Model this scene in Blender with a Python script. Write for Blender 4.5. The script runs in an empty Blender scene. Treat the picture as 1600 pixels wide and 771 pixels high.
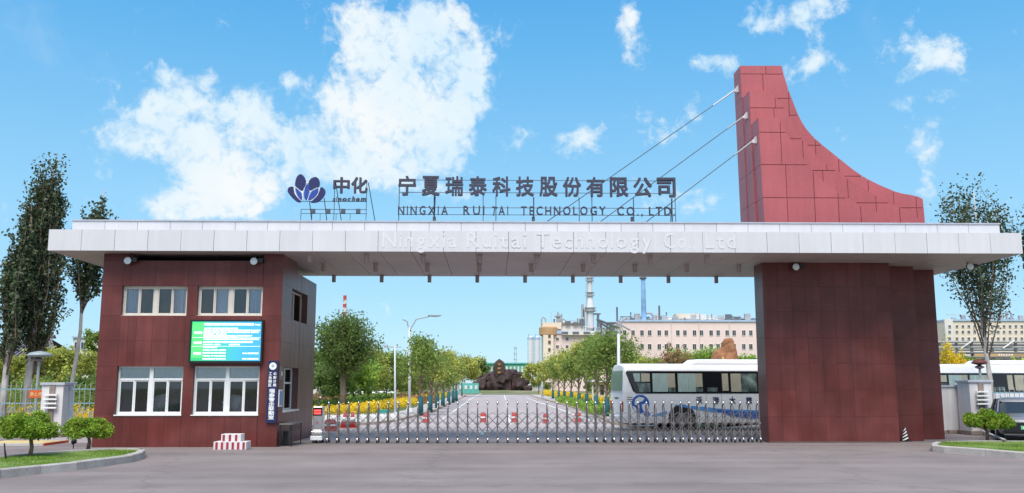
import bpy, bmesh, math, random
import numpy as np
from mathutils import Vector, Matrix, noise as mnoise
random.seed(7); rng = np.random.default_rng(7)
S = bpy.context.scene
COL = S.collection
R = math.radians

# ------------------------------------------------------------------ camera
FPX = 1430.0                       # focal length in pixels of the 1600 px wide photograph
CAM_H = 1.95
PITCH = math.atan(214.5 / FPX)
YAW = R(1.3)
cd = bpy.data.cameras.new("camera"); cam = bpy.data.objects.new("camera", cd); COL.objects.link(cam)
cd.sensor_width = 36; cd.lens = 36 * FPX / 1600; cd.clip_start = .1; cd.clip_end = 9000
cam.location = (0, 0, CAM_H); cam.rotation_euler = (R(90) + PITCH, 0, -YAW)
S.camera = cam
CM = cam.rotation_euler.to_matrix()
def ray(px, py): return CM @ Vector(((px - 800) / FPX, (385.5 - py) / FPX, -1))
def P(px, py, Y):                  # the real point at depth Y that the photograph shows at a pixel
    d = ray(px, py); t = Y / d.y
    return Vector((d.x * t, Y, CAM_H + d.z * t))
def G(px, py, z=0.0):              # the real point on the ground seen at a pixel
    d = ray(px, py); t = (z - CAM_H) / d.z
    return Vector((d.x * t, d.y * t, z))
def PX(px, py, Y): return P(px, py, Y).x
def PZ(px, py, Y): return P(px, py, Y).z

# ------------------------------------------------------------------ light, sky, exposure
EXPOSURE = .95
S.view_settings.view_transform = 'Standard'; S.view_settings.look = 'None'
S.view_settings.exposure = EXPOSURE; S.view_settings.gamma = 1
SUN_DIR = Vector((-.10, -.62, .96)).normalized()
sd = bpy.data.lights.new("sun", 'SUN'); sun = bpy.data.objects.new("sun", sd); COL.objects.link(sun)
sd.energy = 2.4; sd.angle = R(40); sd.color = (1, .93, .84)
sun.rotation_euler = (-SUN_DIR).to_track_quat('-Z', 'Y').to_euler(); sun.location = (-30, -30, 60)

W = bpy.data.worlds.new("World"); S.world = W; W.use_nodes = True
nt = W.node_tree; nt.nodes.clear(); N = nt.nodes; L = nt.links
def wn(t, **k):
    n = N.new(t)
    for a, b in k.items(): setattr(n, a, b)
    return n
def setin(n, i, v):
    if isinstance(v, bpy.types.NodeSocket): L.new(v, n.inputs[i])
    else: n.inputs[i].default_value = v
def math_(op, a, b=0, c=0, clamp=False):
    n = wn('ShaderNodeMath', operation=op, use_clamp=clamp)
    setin(n, 0, a); setin(n, 1, b); setin(n, 2, c); return n.outputs[0]
sky = wn('ShaderNodeTexSky', sky_type='NISHITA')
sky.sun_disc = False; sky.sun_elevation = math.asin(SUN_DIR.z); sky.sun_rotation = math.atan2(SUN_DIR.x, SUN_DIR.y)
sky.air_density = 1.0; sky.dust_density = .6; sky.ozone_density = 2.5; sky.altitude = 1100
hs = wn('ShaderNodeHueSaturation'); hs.inputs['Hue'].default_value = .49; hs.inputs['Saturation'].default_value = 1.15
L.new(sky.outputs[0], hs.inputs['Color'])
SKY_K = .10
tc = wn('ShaderNodeTexCoord'); sx = wn('ShaderNodeSeparateXYZ'); L.new(tc.outputs['Generated'], sx.inputs[0])
az = math_('ARCTAN2', sx.outputs[0], sx.outputs[1]); el = math_('ARCSINE', sx.outputs[2])
# the spring haze of the plain keeps the low sky pale blue all round the horizon
ramp = wn('ShaderNodeValToRGB'); L.new(math_('MULTIPLY', el, 1 / R(90), clamp=True), ramp.inputs[0])
re_ = ramp.color_ramp.elements; re_[0].position = 0; re_[0].color = (.45, .74, .955, 1); re_[1].position = .30; re_[1].color = (.066, .395, .87, 1)
q1 = re_.new(.12); q1.color = (.32, .67, .955, 1); q2 = re_.new(.22); q2.color = (.155, .52, .92, 1)
rb = wn('ShaderNodeVectorMath', operation='SCALE'); L.new(ramp.outputs[0], rb.inputs[0]); rb.inputs['Scale'].default_value = 1 / (SKY_K * 2 ** EXPOSURE)
skm = wn('ShaderNodeMix', data_type='RGBA'); skm.inputs[0].default_value = .8; L.new(hs.outputs[0], skm.inputs[6]); L.new(rb.outputs[0], skm.inputs[7])
bg1 = wn('ShaderNodeBackground'); L.new(skm.outputs[2], bg1.inputs[0]); bg1.inputs[1].default_value = SKY_K
cv = wn('ShaderNodeCombineXYZ'); L.new(az, cv.inputs[0]); L.new(el, cv.inputs[1])
def noise_(vec, scale, detail=8, rough=.6, dist=0):
    n = wn('ShaderNodeTexNoise'); L.new(vec, n.inputs['Vector'])
    n.inputs['Scale'].default_value = scale; n.inputs['Detail'].default_value = detail
    n.inputs['Roughness'].default_value = rough; n.inputs['Distortion'].default_value = dist; return n
warp = noise_(cv.outputs[0], 14, 5, .6)
wv = wn('ShaderNodeVectorMath', operation='SUBTRACT'); L.new(warp.outputs['Color'], wv.inputs[0]); wv.inputs[1].default_value = (.5, .5, .5)
wv2 = wn('ShaderNodeVectorMath', operation='MULTIPLY_ADD'); L.new(wv.outputs[0], wv2.inputs[0]); wv2.inputs[1].default_value = (.045, .03, 0); L.new(cv.outputs[0], wv2.inputs[2])
CLOUDS = [(640,115,100,95,1.15),(610,205,85,55,1),(565,45,50,40,.95),(690,45,42,42,.9),(728,110,34,70,.9),(655,262,62,36,.75),(530,150,40,30,.6),
 (280,165,55,48,1.1),(305,215,70,45,1.05),(340,285,70,42,.9),(198,218,44,22,.95),(378,170,34,30,.85),(430,205,52,34,1),(455,127,18,15,.8),
 (258,112,24,12,.55),(255,325,80,18,.6),(480,250,60,30,.8),(385,310,50,30,.8),(570,270,60,30,.7),(440,285,60,25,.45),(300,320,70,22,.75),(720,200,30,40,.6),(700,300,50,20,.45),(530,215,45,40,.7),(600,130,60,70,.5),(215,175,20,14,.5),
 (785,230,35,24,0.63),(900,222,51,24,0.80),(915,200,22,17,0.50),(990,45,22,61,0.59),(985,10,17,22,0.42),(1022,195,35,29,0.57),(1085,165,26,29,0.57),(1115,98,42,14,0.80),(1240,22,67,24,0.76),(1180,38,31,11,0.50),
 (1268,72,17,38,0.60),(1255,100,49,14,0.55),(1440,100,64,33,0.82),(1480,80,31,22,0.50),(1400,70,28,13,0.42),(1455,158,42,14,0.57),(1325,122,15,16,0.59),(1450,240,19,42,0.71),(1452,295,15,22,0.46),(1395,165,17,11,0.42),(1095,312,89,26,0.71),(1575,335,44,15,0.42),(995,155,17,11,0.42),(1300,0,33,11,0.42)]
acc = None
for (cx, cy, rx, ry, w) in CLOUDS:
    d = ray(cx, cy).normalized(); a0 = math.atan2(d.x, d.y); e0 = math.asin(d.z)
    s = wn('ShaderNodeVectorMath', operation='SUBTRACT'); L.new(wv2.outputs[0], s.inputs[0]); s.inputs[1].default_value = (a0, e0, 0)
    m = wn('ShaderNodeVectorMath', operation='MULTIPLY'); L.new(s.outputs[0], m.inputs[0]); m.inputs[1].default_value = (FPX / rx * math.cos(e0), FPX / ry, 0)
    dt = wn('ShaderNodeVectorMath', operation='DOT_PRODUCT'); L.new(m.outputs[0], dt.inputs[0]); L.new(m.outputs[0], dt.inputs[1])
    q = math_('POWER', dt.outputs['Value'], 1.3)
    g = math_('EXPONENT', math_('MULTIPLY', q, -.75))
    acc = math_('MULTIPLY', g, w) if acc is None else math_('MULTIPLY_ADD', g, w, acc)
mask = math_('MINIMUM', acc, 1.25)
# unseen cloud to the sides, behind and overhead, thickened to whiten the ambient light
far = noise_(tc.outputs['Generated'], 3.2, 4, .55)
outside = math_('MULTIPLY', math_('MULTIPLY', math_('MAXIMUM', math_('SUBTRACT', math_('ABSOLUTE', az), .6), math_('SUBTRACT', el, .52)), 3, clamp=True), math_('MULTIPLY', math_('SUBTRACT', far.outputs['Fac'], .33), 5.5, clamp=True))
mask = math_('MAXIMUM', mask, math_('MULTIPLY', outside, .95))
fb = noise_(cv.outputs[0], 21, 9, .62, .5)
fine = noise_(cv.outputs[0], 75, 6, .62, .4)
nz = math_('MULTIPLY_ADD', math_('SUBTRACT', fb.outputs['Fac'], .5), 2.6, math_('MULTIPLY', math_('SUBTRACT', fine.outputs['Fac'], .5), 1.7))
dens = math_('MULTIPLY', math_('ADD', math_('SUBTRACT', mask, .36), nz), .98, clamp=True)
wisp = noise_(cv.outputs[0], 5, 6, .6, .6)
dens = math_('MAXIMUM', dens, math_('MULTIPLY', math_('SUBTRACT', wisp.outputs['Fac'], .54), 1.2, clamp=True))
ds = wn('ShaderNodeMapRange', interpolation_type='SMOOTHSTEP'); L.new(dens, ds.inputs[0]); dens = ds.outputs[0]
shade = wn('ShaderNodeMix', data_type='RGBA'); sh2 = noise_(cv.outputs[0], 9, 5, .5)
L.new(math_('MULTIPLY', math_('SUBTRACT', sh2.outputs['Fac'], .42), 3.2, clamp=True), shade.inputs[0])
shade.inputs[6].default_value = (.72, .89, 1.0, 1); shade.inputs[7].default_value = (1.0, 1.0, .985, 1)
bg2 = wn('ShaderNodeBackground'); L.new(shade.outputs[2], bg2.inputs[0]); bg2.inputs[1].default_value = 1.0 / 2 ** EXPOSURE
mx = wn('ShaderNodeMixShader'); L.new(dens, mx.inputs[0]); L.new(bg1.outputs[0], mx.inputs[1]); L.new(bg2.outputs[0], mx.inputs[2])
wo = wn('ShaderNodeOutputWorld'); L.new(mx.outputs[0], wo.inputs[0])

# ------------------------------------------------------------------ materials
def mat(name, col, rough=.6, metal=0, var=.12, vs=2.0, var2=.08, vs2=30, rnd=0, bump=0, bs=40, streak=0, emit=0, spec=.5, col2=None, aniso=None, transl=0, isl=0, coat=0, crack=0, stains=0):
    m = bpy.data.materials.new(name); m.use_nodes = True; t = m.node_tree; n = t.nodes; l = t.links
    b = n['Principled BSDF']; b.inputs['Roughness'].default_value = rough; b.inputs['Metallic'].default_value = metal
    b.inputs['Specular IOR Level'].default_value = spec
    if coat: b.inputs['Coat Weight'].default_value = coat; b.inputs['Coat Roughness'].default_value = .08
    geo = n.new('ShaderNodeNewGeometry'); fac = None
    def mul(x):
        nonlocal fac
        if fac is None: fac = x
        else:
            q = n.new('ShaderNodeMath'); q.operation = 'MULTIPLY'; l.new(fac, q.inputs[0]); l.new(x, q.inputs[1]); fac = q.outputs[0]
    def mr(x, lo, hi, a=0.0, bb=1.0):
        q = n.new('ShaderNodeMapRange'); l.new(x, q.inputs[0]); q.inputs[1].default_value = a; q.inputs[2].default_value = bb
        q.inputs[3].default_value = lo; q.inputs[4].default_value = hi; return q.outputs[0]
    def nz(scale, det=4, stretch=None):
        q = n.new('ShaderNodeTexNoise'); q.inputs['Scale'].default_value = scale; q.inputs['Detail'].default_value = det
        src = geo.outputs['Position']
        if stretch:
            mp = n.new('ShaderNodeMapping'); mp.inputs['Scale'].default_value = stretch; l.new(src, mp.inputs[0]); src = mp.outputs[0]
        l.new(src, q.inputs['Vector']); return q.outputs['Fac']
    if var: mul(mr(nz(vs), 1 - var, 1 + var, .3, .7))
    if var2: mul(mr(nz(vs2, 2), 1 - var2, 1 + var2, .3, .7))
    if streak: mul(mr(nz(1, 4, (5.5, 5.5, .35)), 1 - streak, 1 + streak * .5, .3, .7))
    if aniso: mul(mr(nz(1, 5, aniso[:3]), 1 - aniso[3], 1 + aniso[3], .3, .7))
    if crack:
        v = n.new('ShaderNodeTexVoronoi'); v.feature = 'DISTANCE_TO_EDGE'; v.inputs['Scale'].default_value = crack
        wv_ = n.new('ShaderNodeTexNoise'); wv_.inputs['Scale'].default_value = 1.5; l.new(geo.outputs['Position'], wv_.inputs['Vector'])
        ad = n.new('ShaderNodeVectorMath'); ad.operation = 'MULTIPLY_ADD'; l.new(wv_.outputs['Color'], ad.inputs[0]); ad.inputs[1].default_value = (1.6, 1.6, 0); l.new(geo.outputs['Position'], ad.inputs[2])
        l.new(ad.outputs[0], v.inputs['Vector']); mul(mr(v.outputs['Distance'], .86, 1, 0, .010))
    if stains:
        mul(mr(nz(.9, 6), 1 - stains * .6, 1, .36, .46)); mul(mr(nz(6.5, 3), 1 - stains * .8, 1, .24, .32)); mul(mr(nz(1, 3, (.10, .8, 1)), 1 + stains * .2, 1, .34, .48))
    if rnd:
        oi = n.new('ShaderNodeObjectInfo'); mul(mr(oi.outputs['Random'], 1 - rnd, 1 + rnd))
    if isl: mul(mr(geo.outputs['Random Per Island'], 1 - isl, 1 + isl))
    mixc = n.new('ShaderNodeMix'); mixc.data_type = 'RGBA'; mixc.blend_type = 'MULTIPLY'; mixc.inputs[0].default_value = 1
    mixc.inputs[6].default_value = (*col, 1)
    if col2:
        mm = n.new('ShaderNodeMix'); mm.data_type = 'RGBA'; mm.inputs[6].default_value = (*col, 1); mm.inputs[7].default_value = (*col2, 1)
        l.new(mr(nz(vs * .7, 5), 0, 1, .38, .62), mm.inputs[0]); l.new(mm.outputs[2], mixc.inputs[6])
    out = mixc.outputs[2]
    if fac is not None: l.new(fac, mixc.inputs[7])
    else: mixc.inputs[7].default_value = (1, 1, 1, 1)
    l.new(out, b.inputs['Base Color'])
    if emit:
        l.new(out, b.inputs['Emission Color']); b.inputs['Emission Strength'].default_value = emit
    if bump:
        bp = n.new('ShaderNodeBump'); bp.inputs['Strength'].default_value = bump; bp.inputs['Distance'].default_value = .02
        l.new(nz(bs, 5), bp.inputs['Height']); l.new(bp.outputs[0], b.inputs['Normal'])
    if transl:
        tr = n.new('ShaderNodeBsdfTranslucent'); l.new(out, tr.inputs[0]); ms = n.new('ShaderNodeMixShader'); ms.inputs[0].default_value = transl
        l.new(b.outputs[0], ms.inputs[1]); l.new(tr.outputs[0], ms.inputs[2]); l.new(ms.outputs[0], n['Material Output'].inputs[0])
    return m
def glass_mat(name, tint=(.90, .92, .93), rough=.02, fac=.5):
    m = bpy.data.materials.new(name); m.use_nodes = True; t = m.node_tree; n = t.nodes; l = t.links; n.remove(n['Principled BSDF'])
    tr = n.new('ShaderNodeBsdfTransparent'); tr.inputs[0].default_value = (*tint, 1); gl = n.new('ShaderNodeBsdfGlossy'); gl.inputs['Roughness'].default_value = rough
    lw = n.new('ShaderNodeFresnel'); lw.inputs[0].default_value = 1.6
    ns = n.new('ShaderNodeTexNoise'); ns.inputs['Scale'].default_value = 1.5
    bp = n.new('ShaderNodeBump'); bp.inputs['Strength'].default_value = .02; l.new(ns.outputs[0], bp.inputs['Height']); l.new(bp.outputs[0], gl.inputs['Normal'])
    ms = n.new('ShaderNodeMixShader'); l.new(lw.outputs[0], ms.inputs[0]); l.new(tr.outputs[0], ms.inputs[1]); l.new(gl.outputs[0], ms.inputs[2])
    l.new(ms.outputs[0], n['Material Output'].inputs[0]); return m

GRANITE = mat('red_granite', (.155, .041, .038), .38, var=.16, vs=1.1, var2=.16, vs2=60, rnd=.10, streak=.16, spec=.34, col2=(.120, .026, .022))
GRANITE_CORE = mat('dark_mortar', (.12, .07, .065), .9)
CLAD = mat('white_aluminium_panel', (.62, .61, .635), .42, var=.04, vs=.6, var2=.02, rnd=.025, streak=.045, spec=.45)
SOFFIT = mat('grey_soffit_panel', (.42, .35, .335), .55, var=.06, vs=.7, var2=.03, rnd=.04)
DARK = mat('dark_gap', (.03, .027, .027), .9)
REDMETAL = mat('faded_red_metal', (.42, .098, .112), .45, var=.07, vs=.9, var2=.05, vs2=12, rnd=.035, streak=.06)
REDSEAM = mat('dark_red_seam', (.17, .035, .042), .8)
ASPHALT = mat('asphalt', (.225, .190, .188), .85, var=.13, vs=.35, var2=.24, vs2=42, aniso=(.05, .9, 1, .12), bump=.5, bs=60, crack=.09, stains=.13, spec=.2)
ROADMAT = mat('worn_road', (.40, .345, .35), .85, var=.08, vs=.3, var2=.08, vs2=40, aniso=(.9, .03, 1, .06), crack=.06, spec=.15)
PAVE = mat('pale_paving', (.44, .41, .40), .85, var=.08, vs=.8, var2=.06, vs2=20)
KERB = mat('kerb_stone', (.42, .385, .37), .85, var=.16, vs=2.2, var2=.10, vs2=30, rnd=.10, bump=.3, bs=25)
KERB_TAN = mat('tan_kerb', (.44, .33, .25), .85, var=.12)
SOIL = mat('soil_and_turf', (.10, .13, .035), .95, var=.3, vs=1.5)
TURF = mat('turf', (.15, .22, .045), .95, var=.25, vs=2)
EARTH = mat('dry_earth', (.22, .19, .13), .95, var=.25, vs=.2, col2=(.11, .15, .05))
GRASS = mat('grass_blade', (.19, .30, .045), .7, var=.25, vs=2, isl=.3, transl=.35, spec=.2)
WHITEP = mat('white_paint', (.72, .72, .73), .5, var=.05)
ROADPAINT = mat('road_paint', (.70, .69, .68), .7, var=.18, vs=6, var2=.15, vs2=20)
STEEL = mat('stainless_steel', (.56, .53, .53), .26, metal=.9, var=.08, rnd=.08)
STEELDK = mat('dull_steel', (.25, .22, .215), .42, metal=.6, var=.1, rnd=.1)
CHROME = mat('chrome_cap', (.72, .70, .70), .2, metal=1, var=.02)
CREAMFR = mat('cream_window_frame', (.66, .60, .53), .45, var=.05)
WHITEFR = mat('white_window_frame', (.74, .74, .74), .4, var=.05)
GLASS = glass_mat('window_glass')
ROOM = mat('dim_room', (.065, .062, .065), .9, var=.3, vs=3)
CURT_B = mat('blue_grey_curtain', (.80, .83, .93), .8, var=.06, vs=3, aniso=(16, 16, .2, .2))
CURT_D = mat('dark_screen_mesh', (.13, .115, .125), .8, var=.08)
BLIND = mat('pale_blind', (.86, .90, .90), .8, var=.06)
BLACKP = mat('black_casing', (.012, .012, .014), .35)
NAVY = mat('navy_sign', (.012, .018, .085), .35, var=.06)
SIGNW = mat('white_letter', (.80, .80, .80), .5, var=.03)
LETTER = mat('dark_letter', (.045, .042, .075), .5, var=.12)
FASCIAL = mat('pale_letter', (.655, .65, .68), .42, var=.02)
WIRE = mat('thin_dark_frame', (.07, .085, .12), .6)
PETAL_D = mat('indigo_petal', (.018, .020, .105), .4, var=.05)
PETAL_B = mat('blue_petal', (.022, .06, .32), .4, var=.05)
STRIPER = mat('faded_red_stripe', (.36, .03, .045), .6, var=.2, vs=8)
BARK = mat('grey_brown_bark', (.21, .15, .11), .9, var=.25, vs=6, bump=.4, bs=15)
BARKW = mat('whitewashed_bark', (.46, .43, .40), .85, var=.22, vs=3, streak=.1)
TEAL = mat('teal_cloth', (.012, .10, .12), .75, var=.18, vs=5)
L_POP = mat('poplar_leaf', (.075, .105, .05), .45, var=.35, vs=1.2, isl=.4, transl=.35, spec=.4)
L_MID = mat('mid_green_leaf', (.27, .36, .09), .55, var=.22, vs=.9, isl=.32, transl=.55, spec=.25)
L_DKM = mat('willow_green_leaf', (.18, .255, .075), .55, var=.25, vs=.9, isl=.32, transl=.55, spec=.25)
L_YEL = mat('yellow_green_leaf', (.44, .46, .11), .55, var=.3, vs=.8, isl=.4, transl=.45, spec=.2)
L_LIME = mat('bright_green_leaf', (.30, .44, .08), .55, var=.3, vs=2, isl=.35, transl=.4, spec=.2)
L_BUSH = mat('clipped_shrub_leaf', (.20, .34, .04), .6, var=.4, vs=5, isl=.4, transl=.35, spec=.2, col2=(.27, .36, .045))
L_HEDGE = mat('dark_hedge_leaf', (.09, .16, .03), .6, var=.35, vs=1.5, isl=.4, transl=.3, spec=.2)
L_GOLD = mat('golden_shrub_leaf', (.80, .60, .05), .6, var=.25, vs=1.5, isl=.25, transl=.4, spec=.2)
L_RED = mat('bronze_leaf', (.34, .21, .10), .6, var=.3, vs=1.5, isl=.4, transl=.3)
ROCKD = mat('dark_red_rock', (.055, .030, .030), .75, var=.4, vs=1.2, var2=.25, vs2=6, bump=.8, bs=4, rnd=.2)
ROCKO = mat('orange_brown_rock', (.30, .13, .06), .85, var=.3, vs=1.2, streak=.25, bump=.8, bs=4)
GOLD = mat('gold_paint', (.62, .33, .10), .4, metal=.3)
PINK = mat('pink_render', (.74, .585, .54), .85, var=.05, vs=.08, streak=.03)
CREAM = mat('cream_render', (.70, .60, .49), .85, var=.06, vs=.1)
ORANGE_R = mat('orange_brown_render', (.47, .29, .15), .85, var=.15, vs=.3)
PALE = mat('pale_concrete', (.66, .62, .58), .85, var=.06, vs=.1)
LTBLUE = mat('pale_blue_trim', (.36, .48, .64), .7)
WINDK = mat('dark_pane', (.05, .045, .05), .25, rnd=.4)
PIPE = mat('plant_pipe', (.38, .37, .38), .5, metal=.3, var=.15, rnd=.25)
PIPEDK = mat('dark_pipework', (.12, .13, .15), .6, var=.2)
BLUESTK = mat('blue_stack_paint', (.22, .38, .60), .6, var=.35, vs=.4)
TANKW = mat('white_tank', (.62, .64, .66), .5, var=.06)
GREENW = mat('green_cladding', (.10, .38, .25), .7, var=.1)
TEALW = mat('teal_wall_paint', (.10, .40, .36), .7, var=.15)
TILEG = mat('grey_roof_tile', (.17, .16, .17), .8, var=.2, vs=4)
DKRED = mat('dark_red_timber', (.12, .03, .025), .7)
FENCEB = mat('pale_blue_iron', (.20, .34, .42), .5, var=.1)
FENCEW = mat('white_iron', (.36, .38, .39), .5, var=.1)
ORANGE = mat('orange_board', (.62, .10, .02), .6, var=.1)
YELLOW = mat('yellow_paint', (.60, .46, .20), .7, var=.15)
CONER = mat('red_plastic', (.50, .06, .055), .45, var=.06)
CONEB = mat('black_rubber', (.02, .02, .02), .7, var=.2)
POLE = mat('grey_white_pole', (.60, .62, .64), .45, var=.05)
POLEG = mat('grey_pole', (.34, .36, .37), .5, var=.08)
LAMPG = mat('lamp_head_grey', (.30, .36, .38), .4, var=.05)
WALLW = mat('whitewashed_wall', (.66, .64, .65), .85, var=.07, vs=.9, var2=.04, streak=.10)
COPING = mat('grey_coping', (.42, .44, .50), .8, var=.1)
STONEB = mat('brown_grey_stone', (.25, .20, .18), .85, var=.2, vs=4)
BUSW = mat('white_coach_paint', (.86, .85, .86), .42, var=.03, vs=.7)
BUSGL = mat('tinted_coach_glass', (.012, .013, .016), .07, var=0, var2=0)
BUSCURT = mat('curtain_behind_glass', (.36, .46, .43), .2, var=.05, aniso=(22, 22, .1, .18))
BUSTAN = mat('beige_blind_behind_glass', (.42, .39, .30), .2, var=.1)
BUSSEE = mat('seats_behind_glass', (.05, .07, .07), .15, var=.5, vs=4, col2=(.20, .27, .24))
BLUEDEC = mat('blue_decal', (.03, .12, .45), .3, var=.06)
SKYDEC = mat('sky_blue_decal', (.12, .34, .70), .3, var=.06)
TYRE = mat('tyre_rubber', (.018, .018, .018), .8, var=.2)
RIM = mat('wheel_rim', (.45, .45, .46), .35, metal=.8)
TAIL = mat('tail_lamp_lens', (.38, .015, .012), .15)
CARDK = mat('silver_grey_paint', (.26, .245, .27), .30, coat=.6, var=.04, metal=.35)
CARW = mat('white_car_paint', (.70, .72, .75), .2, coat=.8, var=.03)
CARGL = mat('car_glass', (.03, .035, .04), .05, var=0, var2=0)
CARSIL = mat('silver_trim', (.6, .6, .62), .2, metal=.9)
LENS = mat('headlamp_lens', (.70, .72, .76), .12)
PLATE = mat('green_plate', (.16, .52, .28), .5, var=.1)
LEDRED = mat('red_led', (.9, .06, .06), .5, emit=1.4)
LENSW = mat('flood_lens', (.75, .80, .85), .15)

# ------------------------------------------------------------------ builders
class MB:
    def __init__(s): s.v = []; s.f = []
    def add(s, vs, fs):
        k = len(s.v); s.v += [tuple(v) for v in vs]; s.f += [tuple(i + k for i in f) for f in fs]; return s
    def box(s, x0, x1, y0, y1, z0, z1):
        return s.add([(x0,y0,z0),(x1,y0,z0),(x1,y1,z0),(x0,y1,z0),(x0,y0,z1),(x1,y0,z1),(x1,y1,z1),(x0,y1,z1)],
                     [(0,3,2,1),(4,5,6,7),(0,1,5,4),(1,2,6,5),(2,3,7,6),(3,0,4,7)])
    def cyl(s, p0, p1, r0, r1=None, n=8, caps=True):
        r1 = r0 if r1 is None else r1
        p0 = Vector(p0); p1 = Vector(p1); d = (p1 - p0).normalized()
        a = d.orthogonal().normalized(); b = d.cross(a)
        vs = []
        for p, r in ((p0, r0), (p1, r1)):
            for i in range(n):
                t = 2 * math.pi * i / n; vs.append(p + a * (r * math.cos(t)) + b * (r * math.sin(t)))
        fs = [(i, (i + 1) % n, n + (i + 1) % n, n + i) for i in range(n)]
        if caps: fs += [tuple(range(n - 1, -1, -1)), tuple(range(n, 2 * n))]
        return s.add(vs, fs)
    def tube(s, pts, r, n=6, rs=None):
        pts = [Vector(p) for p in pts]; k = len(s.v); a = None; vs = []; fs = []
        for i, p in enumerate(pts):
            d = (pts[min(i + 1, len(pts) - 1)] - pts[max(i - 1, 0)]).normalized()
            a = d.orthogonal().normalized() if a is None else (a - d * a.dot(d)).normalized()
            b = d.cross(a); rr = rs[i] if rs else r
            for j in range(n):
                t = 2 * math.pi * j / n; vs.append(p + a * (rr * math.cos(t)) + b * (rr * math.sin(t)))
        for i in range(len(pts) - 1):
            for j in range(n):
                fs.append((i*n + j, i*n + (j+1) % n, (i+1)*n + (j+1) % n, (i+1)*n + j))
        fs += [tuple(range(n - 1, -1, -1)), tuple((len(pts)-1)*n + j for j in range(n))]
        return s.add(vs, fs)
    def lathe(s, prof, c=(0, 0, 0), n=14):
        vs = []; fs = []; m = len(prof)
        for (r, z) in prof:
            for j in range(n):
                t = 2 * math.pi * j / n; vs.append((c[0] + r * math.cos(t), c[1] + r * math.sin(t), c[2] + z))
        for i in range(m - 1):
            for j in range(n): fs.append((i*n + j, i*n + (j+1) % n, (i+1)*n + (j+1) % n, (i+1)*n + j))
        fs += [tuple(range(n - 1, -1, -1)), tuple((m-1)*n + j for j in range(n))]
        return s.add(vs, fs)
    def prism_xz(s, poly, y0, y1):        # polygon in x,z extruded along y
        n = len(poly)
        vs = [(x, y0, z) for x, z in poly] + [(x, y1, z) for x, z in poly]
        return s.add(vs, [tuple(range(n)), tuple(range(2*n - 1, n - 1, -1))] + [(i, n + i, n + (i+1) % n, (i+1) % n) for i in range(n)])
    def prism_xy(s, poly, z0, z1):
        n = len(poly)
        vs = [(p[0], p[1], z0) for p in poly] + [(p[0], p[1], z1) for p in poly]
        return s.add(vs, [tuple(range(n - 1, -1, -1)), tuple(range(n, 2*n))] + [(i, (i+1) % n, n + (i+1) % n, n + i) for i in range(n)])
    def ball(s, c, rx, ry=None, rz=None, n=10, m=6):
        ry = ry or rx; rz = rz or rx; vs = [(c[0], c[1], c[2] - rz)]; fs = []
        for i in range(1, m):
            ph = -math.pi / 2 + math.pi * i / m
            for j in range(n):
                t = 2 * math.pi * j / n; vs.append((c[0] + rx*math.cos(ph)*math.cos(t), c[1] + ry*math.cos(ph)*math.sin(t), c[2] + rz*math.sin(ph)))
        vs.append((c[0], c[1], c[2] + rz)); last = len(vs) - 1
        for j in range(n): fs.append((0, 1 + (j+1) % n, 1 + j)); fs.append((last, 1 + (m-2)*n + j, 1 + (m-2)*n + (j+1) % n))
        for i in range(m - 2):
            for j in range(n): a = 1 + i*n; fs.append((a + j, a + (j+1) % n, a + n + (j+1) % n, a + n + j))
        return s.add(vs, fs)
    def mesh(s, name, origin=(0, 0, 0), smooth=False, recalc=True):
        me = bpy.data.meshes.new(name); o = origin
        me.from_pydata([(v[0]-o[0], v[1]-o[1], v[2]-o[2]) for v in s.v], [], s.f)
        if recalc and len(s.f) < 60000:
            bm = bmesh.new(); bm.from_mesh(me); bmesh.ops.recalc_face_normals(bm, faces=bm.faces); bm.to_mesh(me); bm.free()
        if smooth: me.polygons.foreach_set('use_smooth', [True] * len(me.polygons))
        return me
    def build(s, name, m, parent=None, smooth=False, origin=None, bevel=0, auto=False):
        o = origin if origin is not None else (world_loc(parent) if parent else (0, 0, 0))
        me = s.mesh(name, o, smooth); ob = put(name, me, m, parent)
        if parent is None: ob.location = o
        if bevel:
            b = ob.modifiers.new('bevel', 'BEVEL'); b.width = bevel; b.segments = 2; b.limit_method = 'ANGLE'; b.angle_limit = R(40)
        return ob
def world_loc(o):
    v = Vector((0, 0, 0))
    while o is not None: v = v + o.location; o = o.parent
    return v
def put(name, me, m, parent=None, loc=None):
    ob = bpy.data.objects.new(name, me); COL.objects.link(ob)
    if m is not None and len(me.materials) == 0: me.materials.append(m)
    if parent is not None: ob.parent = parent
    if loc is not None: ob.location = Vector(loc) - (world_loc(parent) if parent else Vector((0, 0, 0)))
    return ob
def tag(o, label=None, cat=None, group=None, kind=None):
    if label: o['label'] = label
    if cat: o['category'] = cat
    if group: o['group'] = group
    if kind: o['kind'] = kind
    return o
def thing(name, label, cat, loc=(0, 0, 0), group=None, rz=0):
    o = bpy.data.objects.new(name, None); COL.objects.link(o); o.location = loc; o.rotation_euler = (0, 0, rz); o.empty_display_size = .2
    return tag(o, label, cat, group)
def copy_tree(o, parent=None):
    c = o.copy(); COL.objects.link(c)
    if parent is not None: c.parent = parent
    for ch in [x for x in o.children]: copy_tree(ch, c)
    return c
def struct(o): o['kind'] = 'structure'; return o
ORD = ['first', 'second', 'third', 'fourth', 'fifth', 'sixth', 'seventh', 'eighth', 'ninth', 'tenth', 'eleventh', 'twelfth']
_pm = {}
def panel_mesh(kind, dx, dy, dz, m, cham=.006):     # a chamfered slab centred on its own middle, shared between equal sizes
    k = (kind, round(dx, 3), round(dy, 3), round(dz, 3), m.name)
    if k not in _pm:
        me = MB().box(-dx/2, dx/2, -dy/2, dy/2, -dz/2, dz/2).mesh(kind); me.materials.append(m)
        _pm[k] = me
    return _pm[k]
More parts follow.
